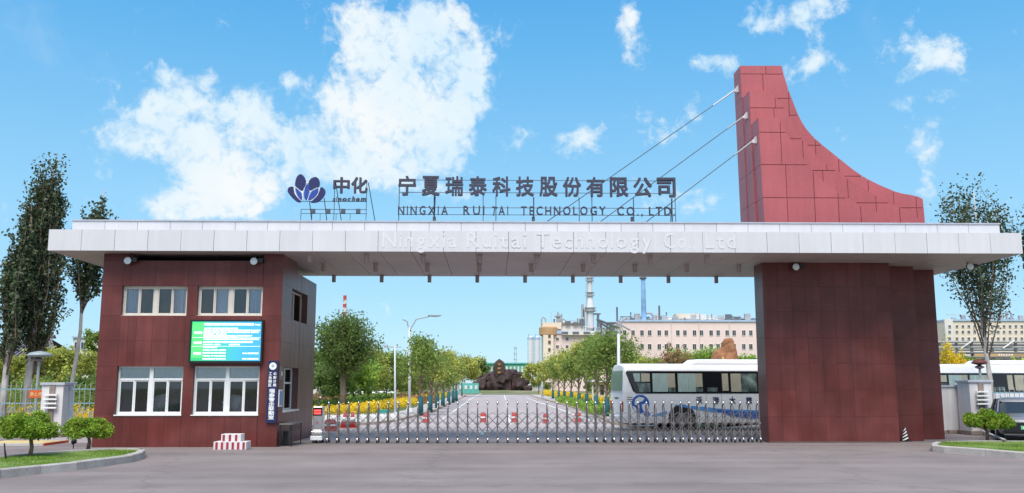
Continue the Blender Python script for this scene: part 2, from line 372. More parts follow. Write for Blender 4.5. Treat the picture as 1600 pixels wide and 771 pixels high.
def panel(kind, x0, x1, y0, y1, z0, z1, m, parent):
    me = panel_mesh(kind, x1-x0, y1-y0, z1-z0, m)
    return put(kind, me, m, parent, ((x0+x1)/2, (y0+y1)/2, (z0+z1)/2))
_tx = {}
def text_mesh(s, w=None, h=None, depth=.02, bold=0.0, shear=0, res=2, key=None):
    """lettering standing in the x-z plane, facing -y, its lower corner at the origin, scaled to w by h"""
    c = bpy.data.curves.new('lettering', 'FONT'); c.body = s; c.resolution_u = res; c.shear = shear; c.size = 1
    o = bpy.data.objects.new('lettering', c); me = bpy.data.meshes.new_from_object(o)
    bpy.data.objects.remove(o); bpy.data.curves.remove(c)
    n = len(me.vertices); co = np.empty(n * 3); me.vertices.foreach_get('co', co); co = co.reshape(-1, 3)
    lo = co.min(0) - bold; hi = co.max(0) + bold; sz = np.maximum(hi - lo, 1e-6)
    if w is None and h is None: sx_ = sz_ = 1
    elif w is None: sx_ = sz_ = h / sz[1]
    elif h is None: sx_ = sz_ = w / sz[0]
    else: sx_, sz_ = w / sz[0], h / sz[1]
    base = co - lo; fs = [tuple(p.vertices) for p in me.polygons]
    edges = {}
    for f in fs:
        for a, b in zip(f, f[1:] + f[:1]): k = (min(a, b), max(a, b)); edges[k] = edges.get(k, 0) + 1
    rim = [k for k, v in edges.items() if v == 1]
    V = []; F = []
    # a heavy face is built from copies of the thin one, each a little to one side and a hair further forward
    for q, (ox, oy) in enumerate([(0, 0)] if bold <= 0 else [(-bold, -bold), (bold, bold), (bold, -bold), (-bold, bold)]):
        k = len(V); f_ = -depth - q * .0007
        for x, y, _ in base: V.append(((x + ox) * sx_, f_, (y + oy) * sz_))
        F += [tuple(k + i for i in f) for f in fs]
        if depth:
            for x, y, _ in base: V.append(((x + ox) * sx_, q * .0005, (y + oy) * sz_))
            F += [(k + a, k + b, k + n + b, k + n + a) for a, b in rim]
    out = bpy.data.meshes.new('lettering'); out.from_pydata(V, [], F); bpy.data.meshes.remove(me)
    return out, sz[0] * sx_, sz[1] * sz_
def leaf_mesh(name, pts, size, m, up=.3, aspect=1.6, jitter=.35, seed=1):
    """one rhombic leaf per point, each turned its own way"""
    g = np.random.default_rng(seed); n = len(pts)
    nr = g.normal(size=(n, 3)); nr[:, 2] += up; nr /= np.linalg.norm(nr, axis=1, keepdims=True)
    t = np.cross(nr, g.normal(size=(n, 3))); t /= np.linalg.norm(t, axis=1, keepdims=True); b = np.cross(nr, t)
    sz = size * (1 + jitter * g.uniform(-1, 1, size=(n, 1)))
    v = np.stack([pts - t*sz*aspect/2, pts + b*sz/2, pts + t*sz*aspect/2, pts - b*sz/2], 1).reshape(-1, 3)
    me = bpy.data.meshes.new(name); me.vertices.add(4*n); me.vertices.foreach_set('co', v.ravel())
    me.loops.add(4*n); me.loops.foreach_set('vertex_index', np.arange(4*n, dtype=np.int32))
    me.polygons.add(n); me.polygons.foreach_set('loop_start', np.arange(0, 4*n, 4, dtype=np.int32))
    try: me.polygons.foreach_set('loop_total', np.full(n, 4, dtype=np.int32))
    except Exception: pass
    me.update(calc_edges=True); me.materials.append(m); return me

def tree(name, label, base, height, radius, leafm, barkm=None, style='round', n=4000, leaf=.16, clear=.35, seed=1, group=None, trunk_r=.12, lean=(0, 0), nl=16, wrap=False, cat='tree', spread=.55, flat=.8, drop=.42):
    """tapered trunk, limbs and twigs; leaves scattered along the twigs so that gaps stay between the clumps"""
    g = random.Random(seed); gn = np.random.default_rng(seed); barkm = barkm or BARK
    root = thing(name, label, cat, tuple(base), group); B = Vector(base); mb = MB()
    H = height; top = B + Vector((lean[0], lean[1], H * (.93 if style != 'round' else .78)))
    pts = [B + (top - B) * t + Vector((g.uniform(-1, 1), g.uniform(-1, 1), 0)) * (.012 * H * (0 < t)) for t in (0, .2, .4, .6, .8, 1)]
    mb.tube(pts, 1, 8, rs=[trunk_r * (1.15 - .98 * t) for t in (0, .2, .4, .6, .8, 1)])
    segs = []; br_ = MB()
    def trunk_at(t):
        q = t * 5; i = min(int(q), 4); return pts[i].lerp(pts[i+1], q - i)
    zc = clear * H
    for k in range(nl):
        u = (k + g.random()) / nl; a = k * 2.399 + g.uniform(-.4, .4)
        if style == 'vase':
            t = clear + (.72 - clear) * u ** 1.3; s = trunk_at(min(t / .93, .98)); off = radius * (.28 + .72 * g.random() ** .7) * (1 - .55 * u)
            hz = B.z + H * (g.uniform(.82, .99) - drop * (off / radius) ** 1.5 * g.uniform(.6, 1.2)); tx_ = trunk_at(min((hz - B.z) / H, .98))
            e = Vector((tx_.x + math.cos(a) * off, tx_.y + math.sin(a) * off, max(hz, s.z + H * .10)))
        elif style == 'poplar':
            t = (clear + (.97 - clear) * u ** 1.1) / .93; t = min(t, .98); s = trunk_at(t)
            prof = (1 - u) ** .55 * min(1, .45 + 2.2 * u); ln = max(.8, H * .30 * (1 - .72 * u))
            tilt = R(g.uniform(60, 74)); d = Vector((math.cos(a)*math.cos(tilt), math.sin(a)*math.cos(tilt), math.sin(tilt)))
            e = s + d * ln
            off = Vector((e.x - s.x, e.y - s.y, 0)); mxr = radius * max(prof, .12)
            if off.length > mxr: off = off * (mxr / off.length)
            e = Vector((s.x + off.x, s.y + off.y, min(e.z, B.z + H)))
        else:
            t = (clear + (1 - clear) * (u ** .9) * .75); t = min(t / .78 * .78, .98); s = trunk_at(min(t / .78, .98) if t < .76 else .98)
            tilt = R(g.uniform(18, 42) + 40 * u); ph = math.sqrt(max(.08, 1 - (2 * min(max(u, .12), .95) - .85) ** 2))
            ln = radius * ph * g.uniform(.85, 1.15)
            e = s + Vector((math.cos(a), math.sin(a), 0)) * ln + Vector((0, 0, math.tan(tilt) * ln * .7 if tilt < R(60) else ln * .9))
            e.z = min(e.z, B.z + H * g.uniform(.9, 1.0))
        mid = (s.lerp(e, .5) if style != 'vase' else Vector((s.x + (e.x-s.x)*.68, s.y + (e.y-s.y)*.68, s.z + (e.z-s.z)*.5))) + Vector((0, 0, -.05 * (e - s).length if style == 'round' else 0)) + Vector((g.uniform(-1, 1), g.uniform(-1, 1), g.uniform(-1, 1))) * .06 * (e - s).length
        r0 = trunk_r * (.5 - .3 * u) * (.7 if style == 'vase' and not wrap else 1); br_.tube([s, mid, e], 1, 5, rs=[r0, r0 * .6, r0 * .2])
        segs.append((s.lerp(mid, .5), mid, .5 if style != 'vase' or wrap is False else .18)); segs.append((mid, e, 1.0))
        for j in range(7 if style == 'vase' and not wrap else 4):
            q = mid.lerp(e, g.random()) if style != 'vase' or wrap else (mid.lerp(e, g.random()) if g.random() < .55 else s.lerp(mid, g.uniform(.25, 1))); L_ = (e - s).length * (g.uniform(.22, .42) if style != 'vase' else g.uniform(.10, .24))
            dv = (e - s).normalized() + Vector((g.uniform(-1, 1), g.uniform(-1, 1), g.uniform(-.5, .8))) * (.45 if style != 'round' else .9)
            f = q + dv.normalized() * L_; f.z = min(f.z, B.z + H); br_.tube([q, f], 1, 4, rs=[r0 * .35, r0 * .12]); segs.append((q, f, 1.1))
    tr = mb.build('trunk', barkm, root, smooth=True); br_.build('branches', BARK, root, smooth=True)
    w = np.array([x[2] * ((x[1] - x[0]).length + .2) for x in segs]); w /= w.sum()
    cnt = gn.multinomial(n, w); out = []
    for (p, q, _), c in zip(segs, cnt):
        if c == 0: continue
        u = gn.uniform(0.05, 1.08, size=(c, 1)); p_ = np.array(p); q_ = np.array(q)
        sp = radius * (.10 if style == 'poplar' else .075 if style == 'vase' else .13) * spread / .55
        out.append(p_ + (q_ - p_) * u + gn.normal(size=(c, 3)) * sp * np.array([1, 1, flat]))
    allp = np.concatenate(out) - np.array(B)
    put('crown', leaf_mesh('crown', allp, leaf, leafm, seed=seed), leafm, root)
    if wrap: MB().cyl(B + Vector((0, 0, .02)), B + Vector((0, 0, 1.2)), trunk_r * 2.1, trunk_r * 1.7, 10).build('trunk_wrap', TEAL, root, smooth=True)
    return root
def hedge(name, label, pts, width, height, leafm, dens, leaf, cat='hedge', seed=1, group=None):
    """leafy strip along a ground line: a woody inside and a shell of leaves"""
    gn = np.random.default_rng(seed); B = Vector(pts[0]); root = thing(name, label, cat, tuple(B), group); mb = MB(); out = []
    for a, b in zip(pts[:-1], pts[1:]):
        a = Vector(a); b = Vector(b); d = (b - a); ln = d.length; d.normalize(); s = Vector((-d.y, d.x, 0)) * (width * .36)
        mb.add([a - s, b - s, b + s, a + s] + [p + Vector((0, 0, height * .72)) for p in (a - s, b - s, b + s, a + s)], [(0,1,2,3),(4,5,6,7),(0,1,5,4),(1,2,6,5),(2,3,7,6),(3,0,4,7)])
        n = int(dens * ln); u = gn.uniform(0, 1, (n, 1)); th = gn.uniform(0, math.pi, (n, 1)); rr = gn.normal(1, .10, (n, 1))
        bumpy = 1 + .12 * np.sin(u * ln * 2.1 + 1) + .08 * np.sin(u * ln * 5.3)
        x = np.cos(th) * width / 2 * rr; z = (np.abs(np.sin(th)) ** .6) * height * rr * bumpy * .95
        low = gn.uniform(0, 1, (n, 1)) < .3; z = np.where(low, z * gn.uniform(.1, 1, (n, 1)), z)
        out.append(np.array(a) + np.array(d) * u * ln + np.array((-d.y, d.x, 0)) * x + np.array((0, 0, 1)) * z)
    mb.build('stems', leafm, root)
    put('foliage', leaf_mesh('foliage', np.concatenate(out) - np.array(B), leaf, leafm, up=.8, aspect=1.3, seed=seed), leafm, root)
    return root

# ================================================================== GROUND
struct(MB().add([(-3000,-300,-.03),(3000,-300,-.03),(3000,6000,-.03),(-3000,6000,-.03)], [(0,1,2,3)]).build('terrain', EARTH))
YG = 31.3                                           # line of the sliding gate
struct(MB().add([(-80,-60,0),(80,-60,0),(80,YG+.15,0),(-80,YG+.15,0)], [(0,1,2,3)]).build('forecourt', ASPHALT))
struct(MB().add([(-80,YG+.15,-.006),(80,YG+.15,-.006),(80,46,-.006),(-80,46,-.006)], [(0,1,2,3)]).build('yard', ASPHALT))
def sheet(name, pts, z, m):
    return struct(MB().add([(p[0], p[1], z) for p in pts], [tuple(range(len(pts)))]).build(name, m))
LK = [G(470, 670), G(585, 664), G(628, 657), G(655, 650), G(680, 643), G(702, 632), G(722, 622.5), G(729, 618)]     # kerb on the west side of the avenue
RK = [G(1010, 674), G(978, 668), G(951, 662), G(930, 650), G(888, 636), G(841, 622.5), G(826, 618)]
sheet('avenue', [(-16, YG+.16, 0), (11, YG+.16, 0)] + [tuple(p) for p in RK] + [(8, 165, 0), (-6, 165, 0)] + [tuple(p) for p in LK[::-1]] + [(-16, 44, 0)], .004, ROADMAT)
def kerb(name, pts, w, h, stone, m, inward, gap=.012, z=0):
    """row of separate kerb stones along a line"""
    root = struct(bpy.data.objects.new(name, None)); COL.objects.link(root); root.location = pts[0]
    for a, b in zip(pts[:-1], pts[1:]):
        a = Vector(a); b = Vector(b); ln = (b - a).length; n = max(1, round(ln / stone)); d = (b - a) / n; dd = d.normalized(); s = Vector((-dd.y, dd.x, 0)) * (w * inward)
        for i in range(n):
            p = a + d * i + dd * gap / 2; q = a + d * (i + 1) - dd * gap / 2; jz = random.uniform(-.006, .006)
            c = .022 if inward else 0
            v = [p, q, q + s, p + s]; si = s.normalized() * c
            k = [Vector((x.x, x.y, z)) for x in v] + [Vector((x.x, x.y, z + h - c + jz)) for x in v] + [Vector((x.x, x.y, z + h + jz)) for x in (p + si, q + si, q + s, p + s)]
            MB().add(k, [(0,3,2,1),(0,1,5,4),(1,2,6,5),(2,3,7,6),(3,0,4,7),(4,5,9,8),(5,6,10,9),(6,7,11,10),(7,4,8,11),(8,9,10,11)]).build('kerb_stone', m, root)
    return root
LK2 = [p + Vector((0, 0, 0)) for p in LK]
kerb('avenue_kerb', LK2, .18, .13, 1.6, KERB_TAN, 1)
kerb('avenue_kerb', RK, .18, .13, 1.6, KERB_TAN, -1)
def offset(pts, dx): return [Vector((p.x + dx, p.y + abs(dx) * .15, p.z)) for p in pts]
LW = [Vector((-24, 43.3, 0)), Vector((-13, 45.5, 0))] + [Vector((p.x - 2.0 - .0*p.y, p.y + 1.8, 0)) for p in LK[2:]]
sheet('pavement', [tuple(p) for p in LK] + [tuple(p) for p in LW[::-1]] , .11, PAVE)
RW = [Vector((p.x + 2.0, p.y + 1.0, 0)) for p in RK]
sheet('pavement', [tuple(p) for p in RK[::-1]] + [tuple(p) for p in RW], .11, PAVE)
sheet('lawn', [tuple(p) for p in LW] + [(-8, 170, 0), (-90, 170, 0), (-90, 44, 0)], .10, SOIL)
sheet('lawn', [tuple(p) for p in RW] + [(10, 170, 0), (90, 170, 0), (90, 46, 0), (14, 46, 0)], .10, SOIL)
# painted lines on the avenue
def line(a, b, w, name='lane_line', z=.009):
    a = Vector(a); b = Vector(b); d = (b - a).normalized(); s = Vector((-d.y, d.x, 0)) * w / 2
    ob = MB().add([(p.x, p.y, z) for p in (a - s, b - s, b + s, a + s)], [(0,1,2,3)]).build(name, ROADPAINT, None, origin=tuple(a)); struct(ob); return ob
line(G(690, 657), G(735, 624), .16); line(G(735, 624), G(752, 615), .16); line(G(822, 622), G(884, 643), .16); line(G(884, 643), G(930, 660), .16)
line(G(793, 640), G(791, 629), .12); line(G(790, 625), G(788, 618), .12); line(G(797, 664), G(795, 648), .12)
for a, b in (((588, 672), (640, 667)), ((836, 661), (880, 662)), ((905, 664), (948, 665)), ((700, 661), (742, 662))): line(G(*a), G(*b), .30, 'stop_line')
for px in (752, 828):                               # white arrows painted on the lanes
    c = G(px, 680); m = MB(); X, Y = c.x, c.y
    m.add([(X-.1, Y, .009), (X+.1, Y, .009), (X+.1, Y+2, .009), (X-.1, Y+2, .009)], [(0,1,2,3)]); m.add([(X-.35, Y+2, .009), (X+.35, Y+2, .009), (X, Y+3, .009)], [(0,1,2)])
    struct(m.build('lane_arrow', ROADPAINT, None, origin=(X, Y, 0)))

def island(front, back, seed):
    """kerbed lawn in the forecourt"""
    poly = front + back
    k = kerb('island_kerb', [tuple(p) for p in front], .17, .19, .98, KERB, 1)
    k2 = kerb('island_kerb', [tuple(p) for p in back + [front[0]]][:len(back)], .17, .17, .98, KERB, 1)
    sheet('island_lawn', [tuple(p) for p in poly], .135, TURF)
    # blades
    g = np.random.default_rng(seed); xs = np.array([(p[0], p[1]) for p in poly]); lo = xs.min(0); hi = xs.max(0); pts = g.uniform(lo, hi, (52000, 2))
    n = len(xs); ins = np.zeros(len(pts), bool)
    for i in range(n):
        a = xs[i]; b = xs[(i+1) % n]; c = ((a[1] > pts[:, 1]) != (b[1] > pts[:, 1]))
        with np.errstate(divide='ignore', invalid='ignore'):
            ins ^= c & (pts[:, 0] < (b[0]-a[0]) * (pts[:, 1]-a[1]) / (b[1]-a[1]) + a[0])
    pts = pts[ins][:24000]; m = len(pts); h = g.uniform(.015, .075, m) * (.8 + .4 * np.sin(pts[:, 0] * 2.1) * np.sin(pts[:, 1] * 1.7)); a = g.uniform(0, 6.28, m)
    w = .012; v = np.zeros((m, 3, 3)); v[:, 0, :2] = pts + np.stack([np.cos(a), np.sin(a)], 1) * w; v[:, 1, :2] = pts - np.stack([np.cos(a), np.sin(a)], 1) * w
    v[:, 2, :2] = pts + g.normal(0, .014, (m, 2)); v[:, 0, 2] = v[:, 1, 2] = .11; v[:, 2, 2] = .12 + h
    me = bpy.data.meshes.new('grass'); me.from_pydata(v.reshape(-1, 3).tolist(), [], np.arange(3*m).reshape(-1, 3).tolist()); o = put('grass', me, GRASS); o['kind'] = 'stuff'
    return o
island([G(-260, 790), G(0, 748), G(120, 735), G(205, 723), G(222, 718), G(227, 714)], [G(222, 710.5), G(180, 710), G(100, 714), G(0, 723), G(-260, 740)], 3)
island([G(1462, 700), G(1455, 703), G(1457, 706.5), G(1475, 708.5), G(1540, 713.5), G(1600, 719), G(1800, 735)], [G(1800, 704), G(1600, 697), G(1530, 696.5), G(1475, 698)], 4)
# drain line where the gate runs
struct(MB().box(-6.6, 9.1, YG-.42, YG-.30, 0, .012).build('gate_track', STEELDK))

# ================================================================== GATE CANOPY
YF, YBk, ZS, ZT = 28.6, 35.4, 6.07, 6.735
XL, XR = -13.86, 17.0
ZP = PZ(800, 347.5, 29.05); XPL, XPR = PX(113, 350, 29.05), PX(1562, 356, 29.05)
can = thing('gate_canopy', 'long flat white panelled gate canopy spanning the whole entrance', 'canopy', ((XL+XR)/2, (YF+YBk)/2, ZS))
cm = MB().box(XL+.03, XR-.03, YF+.04, YBk-.04, ZS+.03, ZT-.01); cm.box(XPL+.03, XPR-.03, 29.09, YBk-.5, ZT-.01, ZP-.002); cm.build('core', DARK, can)
n = 30; w = (XR - XL) / n
for i in range(n):
    x0 = XL + i*w + .006; x1 = XL + (i+1)*w - .006; jy = random.uniform(-.006, .006)
    panel('fascia_panel', x0, x1, YF + jy, YF + .035 + jy, ZS, ZT, CLAD, can)
np_ = 29; w2 = (XPR - XPL) / np_
for i in range(np_):
    x0 = XPL + i*w2 + .006; x1 = XPL + (i+1)*w2 - .006
    panel('parapet_panel', x0, x1, 29.05, 29.085, ZT, ZP, CLAD, can)
MB().box(XPL-.02, XPR+.02, 29.02, 29.16, ZP-.012, ZP+.028).build('coping', COPING, can)
MB().box(XL+.04, XR-.04, YF+.036, 29.049, ZT-.012, ZT+.004).build('fascia_ledge', COPING, can)
for (xx, s) in ((XL, 1), (XR, -1)):                                  # end fascia
    for j in range(6):
        y0 = YF + .05 + j * (YBk - YF - .1) / 6; y1 = y0 + (YBk - YF - .1) / 6 - .012
        panel('fascia_panel', min(xx, xx+s*.029), max(xx, xx+s*.029), y0, y1, ZS, ZT, CLAD, can)
for j in range(6):
    for i in range(30):
        y0 = YF + .05 + j * (YBk - YF - .1) / 6 + .007; y1 = YF + .05 + (j+1) * (YBk - YF - .1) / 6 - .007
        panel('soffit_panel', XL + .04 + i*(XR-XL-.08)/30 + .007, XL + .04 + (i+1)*(XR-XL-.08)/30 - .007, y0, y1, ZS + .004, ZS + .029, SOFFIT, can)

# raised pale lettering on the fascia
fl = thing('fascia_lettering', 'faint white Latin lettering fixed along the white fascia of the canopy', 'lettering', (PX(597, 375, YF), YF, ZS + .1))
for wd, xa, xb, ya in (('Ningxia', 597, 714, 389), ('Ruitai', 729, 822, 389), ('Technology', 838, 1018, 389), ('Co.,', 1037, 1086, 389), ('Ltd', 1102, 1149, 389)):
    me, tw, th = text_mesh(wd, h=None, w=1, depth=.008, bold=.012); bpy.data.meshes.remove(me)
    X0, X1 = PX(xa, 376, YF), PX(xb, 376, YF)
    # letters set one after the other at their own widths
    ws = []; cf = {}
    for ch in wd:
        c = bpy.data.curves.new('l', 'FONT'); c.body = ch; o = bpy.data.objects.new('l', c); m_ = bpy.data.meshes.new_from_object(o); co = np.array([v.co[:2] for v in m_.vertices])
        bpy.data.objects.remove(o); bpy.data.curves.remove(c); bpy.data.meshes.remove(m_); ws.append((co[:, 0].min(), co[:, 0].max(), co[:, 1].min(), co[:, 1].max()))
    tot = sum(b - a for a, b, _, _ in ws) + .13 * (len(wd) - 1); k = (X1 - X0) / tot; x = X0; hk = .52 / .72
    for ch, (a, b, lo, hi) in zip(wd, ws):
        me, tw, th = text_mesh(ch, w=(b - a) * k, h=(hi - lo) * hk, depth=.0015, bold=.010)
        put('letter', me, FASCIAL, fl, (x, YF - .0062, ZS + .13 + lo * hk)); x += (b - a + .13) * k

# cylinder downlights, three rows
def downlight_proto():
    t = thing('downlight', '', 'downlight'); m = MB().cyl((0,0,-.26), (0,0,-.02), .075, .075, 14, caps=False); m.cyl((0,0,-.26), (0,0,-.02), .062, .062, 14, caps=False)
    m.build('housing', SOFFIT, t, smooth=True); MB().cyl((0,0,-.019), (0,0,0), .10, .10, 14).build('ceiling_rose', SOFFIT, t); MB().cyl((0,0,-.2), (0,0,-.18), .06, .06, 12).build('reflector', DARK, t)
    return t
dl = downlight_proto(); first = True
for ri, (row, Y, x0, sp, py) in enumerate((('front', 29.35, 484, 88.6, 404), ('middle', 31.6, 506, 81, 414), ('back', 35.1, 522, 74.6, 428))):
    for i in range(9 if ri else 9):
        px = x0 + i * sp
        if px > 1180: continue
        o = dl if first else copy_tree(dl); first = False
        o.location = (PX(px, py, Y), Y, ZS); o['label'] = 'grey cylinder downlight in the %s row under the canopy, %s from the guardhouse' % (row, ORD[i]); o['group'] = 'downlights under the canopy'

# round floodlights under the front edge
FLO = [(200, 407, 'white floodlight above the upper window nearer the poplars'), (397, 408, 'white floodlight above the upper window over the green screen'),
       (1243, 411, 'white floodlight on top of the wide granite pylon front'), (1515, 411, 'white floodlight under the far overhanging end of the canopy')]
fp = None
for px, py, lab in FLO:
    if fp is None:
        t = fp = thing('floodlight', lab, 'floodlight'); m = MB(); m.tube([(0, .05, .0), (0, .16, .10), (0, .16, .24)], .018, 6); m.build('bracket', BLACKP, t)
        h = MB().cyl((0, .12, 0), (0, -.03, -.012), .085, .125, 16).build('housing', BLACKP, t, smooth=False); MB().ball((0, -.035, -.013), .118, .03, .118, 16, 8).build('lens', LENSW, t, smooth=True)
        MB().box(.13, .27, .0, .12, -.05, .09).build('ballast_box', BLACKP, t)
    else: t = copy_tree(fp); t['label'] = lab
    t['group'] = 'floodlights under the canopy edge'
    Y = 29.12 if px < 1000 else (30.8 if px < 1300 else 30.6)
    q = P(px, py, Y); t.location = (q.x, q.y, q.z)
    if px < 1000: t.location.z = min(q.z, ZS - .13)
    else: t.location.z = ZS - .16

# ================================================================== GUARDHOUSE
YB = 29.3; BX1 = PX(437, 560, YB); BX0 = PX(152, 560, YB); BYb = 35.0
gh = thing('guardhouse', 'two storey dark red granite guardhouse under the canopy end', 'building', ((BX0+BX1)/2, YB, 0))
def gx(px, py): return PX(px, py, YB)
def gz(px, py): return PZ(px, py, YB)
WU = [(gx(190, 470), gx(292, 470)), (gx(308, 470), gx(410, 470))]; ZU = (gz(300, 493.5), gz(300, 447))
WL = [(gx(181.5, 610), gx(284, 610)), (gx(300, 610), gx(404.5, 610))]; ZL = (gz(290, 648.5), gz(290, 572.5))
WL = WU                                                              # the openings stand exactly one above the other
NOTCH = (gx(207, 405), gx(412, 405), ZS - .22, ZS)
holes = [(a, b, *ZU) for a, b in WU] + [(a, b, *ZL) for a, b in WL] + [NOTCH]
def wall_holes(x0, x1, z0, z1, holes):
    xs = sorted({x0, x1, *[h[0] for h in holes], *[h[1] for h in holes]}); zs = sorted({z0, z1, *[h[2] for h in holes], *[h[3] for h in holes]}); out = []
    for a, b in zip(xs[:-1], xs[1:]):
        run = None
        for c, d in zip(zs[:-1], zs[1:]):
            mx_, mz = (a+b)/2, (c+d)/2; hole = any(h[0] < mx_ < h[1] and h[2] < mz < h[3] for h in holes)
            if hole:
                if run: out.append(run); run = None
            elif run: run = (run[0], run[1], run[2], d)
            else: run = (a, b, c, d)
        if run: out.append(run)
    return out
DX = BX1 - .55
m = MB()
for a, b, c, d in wall_holes(BX0+.03, BX1-.032, 0, ZS-.002, holes): m.box(a, b, YB+.032, YB+.5, c, d)
m.build('front_wall', GRANITE_CORE, gh)
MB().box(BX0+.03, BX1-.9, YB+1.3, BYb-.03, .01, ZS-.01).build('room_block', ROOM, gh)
MB().box(BX0+.03, BX0+.4, YB+.502, YB+1.298, 0, ZS-.003).build('side_wall', GRANITE_CORE, gh)
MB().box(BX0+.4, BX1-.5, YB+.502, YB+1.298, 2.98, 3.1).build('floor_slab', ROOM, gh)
def tiles(face, us, zs, holes, parent, fixed, th=.03, gap=.005):
    """granite slabs, one object each. face 'front': us along x at y=fixed; 'side': us along y at x=fixed (facing +x); 'west': facing -x"""
    for a, b in zip(us[:-1], us[1:]):
        for c, d in zip(zs[:-1], zs[1:]):
            mu, mz = (a+b)/2, (c+d)/2
            if any(h[0] < mu < h[1] and h[2] < mz < h[3] for h in holes): continue
            if b - a < .03 or d - c < .03: continue
            j = random.uniform(0, .0025)
            if face == 'front': panel('granite_slab', a+gap/2, b-gap/2, fixed-j, fixed+th-j, c+gap/2, d-gap/2, GRANITE, parent)
            elif face == 'side': panel('granite_slab', fixed-th+j, fixed+j, a+gap/2, b-gap/2, c+gap/2, d-gap/2, GRANITE, parent)
            else: panel('granite_slab', fixed-j, fixed+th-j, a+gap/2, b-gap/2, c+gap/2, d-gap/2, GRANITE, parent)
def split(vals, step):
    out = []
    for a, b in zip(vals[:-1], vals[1:]):
        k = max(1, round((b - a) / step)); out += [a + (b - a) * i / k for i in range(k)]
    return out + [vals[-1]]
us = split([BX0] + [v for p_ in WU for v in p_] + [BX1], .52)
# the notch edges are made slab joints too
us = sorted(set([u for u in us if min(abs(u - NOTCH[0]), abs(u - NOTCH[1])) > .12] + [NOTCH[0], NOTCH[1]]))
for wv_ in WU:
    for e in wv_:
        if min(abs(u - e) for u in us) > 1e-6: us = sorted(us + [e])
zs = split([.0, ZL[0], ZL[1], ZU[0], ZU[1], NOTCH[2], ZS - .003], .84)
tiles('front', us, zs, holes, gh, YB)
# east side wall with its two windows
def side_y(px): # depth at which the east wall shows at this pixel column
    lo, hi = YB, 60
    for _ in range(40):
        md = (lo + hi) / 2
        if PX(px, 560, md) > BX1: lo = md
        else: hi = md
    return lo
SW = [(side_y(453), side_y(477.5))]
def sz(px, py): return PZ(px, py, side_y(px))
SU = (sz(462, 502), sz(462, 455)); SL = (sz(455, 641), sz(455, 575)); SWL = (side_y(444.5), side_y(467))
sh = [(SW[0][0], SW[0][1], *SU), (SWL[0], SWL[1], *SL), (side_y(460), BYb, ZS - .35, ZS)]
m = MB()
for a, b, c, d in wall_holes(YB+.502, BYb-.03, 0, ZS-.002, sh): m.box(BX1-.5, BX1-.032, a, b, c, d)
m.build('side_wall', GRANITE_CORE, gh)
uy = sorted(set(split([YB+.031, SWL[0], SW[0][0], SWL[1], SW[0][1], side_y(460), BYb], .75))); uz = split(sorted([0.0, SL[0], SL[1], SU[0], SU[1], ZS-.35, ZS-.003]), .82)
tiles('side', uy, uz, sh, gh, BX1)
tiles('west', split([YB+.031, BYb], 1.0), split([0, ZS-.003], .85), [], gh, BX0)

def pleats(m, x0, x1, y, z0, z1, n=9, amp=.03):
    vs = []; k = 2*n
    for i in range(k + 1):
        x = x0 + (x1-x0)*i/k; yy = y + amp * (1 if i % 2 else -1) * random.uniform(.5, 1.2); vs += [(x, yy, z0), (x, yy, z1)]
    m.add(vs, [(2*i, 2*i+2, 2*i+3, 2*i+1) for i in range(k)])
def window(x0, x1, z0, z1, yf, frm, transom, panes_mat, bay=.0):
    """two casements, each of two sliding leaves, in a recess; curtains and blinds stand behind the glass"""
    w_ = thing_part('window', gh, frm, [(x0, x0+.05, z0, z1), (x1-.05, x1, z0, z1), (x0+.05, x1-.05, z0, z0+.05), (x0+.05, x1-.05, z1-.05, z1), ((x0+x1)/2-.06, (x0+x1)/2+.06, z0+.05, z1-.05)], yf, .07)
    zt = z1 - .05
    if transom:
        zt = z1 - (z1-z0) * .27
        m = MB(); m.box(x0+.05, (x0+x1)/2-.06, yf+.002, yf+.07, zt-.03, zt+.03); m.box((x0+x1)/2+.06, x1-.05, yf+.002, yf+.07, zt-.03, zt+.03); m.build('transom', frm, w_)
        for a, b in ((x0+.05, (x0+x1)/2-.06), ((x0+x1)/2+.06, x1-.05)):
            MB().box(a, b, yf+.03, yf+.036, zt+.03, z1-.05).build('pane', GLASS, w_); MB().box(a+.004, b-.004, yf+.045, yf+.052, zt+.03, z1-.05).build('blind', BLIND, w_)
    k = 0
    for a, b in ((x0+.05, (x0+x1)/2-.06), ((x0+x1)/2+.06, x1-.05)):
        for c, d in ((a, (a+b)/2), ((a+b)/2, b)):
            yy = yf + (.012 if k % 2 == 0 else .032); m = MB(); zz0, zz1 = z0+.05, zt-(.03 if transom else 0)
            m.box(c, c+.038, yy, yy+.03, zz0, zz1); m.box(d-.038, d, yy, yy+.03, zz0, zz1); m.box(c+.038, d-.038, yy, yy+.03, zz0, zz0+.04); m.box(c+.038, d-.038, yy, yy+.03, zz1-.04, zz1)
            m.build('sash', frm, w_); MB().box(c+.038, d-.038, yy+.012, yy+.018, zz0+.04, zz1-.04).build('pane', GLASS, w_)
            pm = panes_mat[k]
            if pm:
                m = MB(); pleats(m, c+.01, d-.01, yf+.10, zz0, zz1, 7 if pm is CURT_B else 2, .025 if pm is CURT_B else .004); m.build('curtain', pm, w_)
            k += 1
    return w_
def thing_part(name, parent, m_, rects, y, th):
    m = MB()
    for i, (a, b, c, d) in enumerate(rects): m.box(a, b, y, y+th, c, d)
    return m.build(name, m_, parent)
window(*WU[0], *ZU, YB+.14, CREAMFR, False, [CURT_B, CURT_D, CURT_D, CURT_B])
window(*WU[1], *ZU, YB+.14, CREAMFR, False, [CURT_D, CURT_B, CURT_D, CURT_B])
window(*WL[0], *ZL, YB+.14, WHITEFR, True, [CURT_D, None, None, CURT_D])
window(*WL[1], *ZL, YB+.14, WHITEFR, True, [CURT_D, None, None, None])
for (a, b) in WL: MB().box(a-.02, b+.02, YB-.03, YB+.20, ZL[0]-.03, ZL[0]+.004).build('window_sill', WHITEFR, gh)
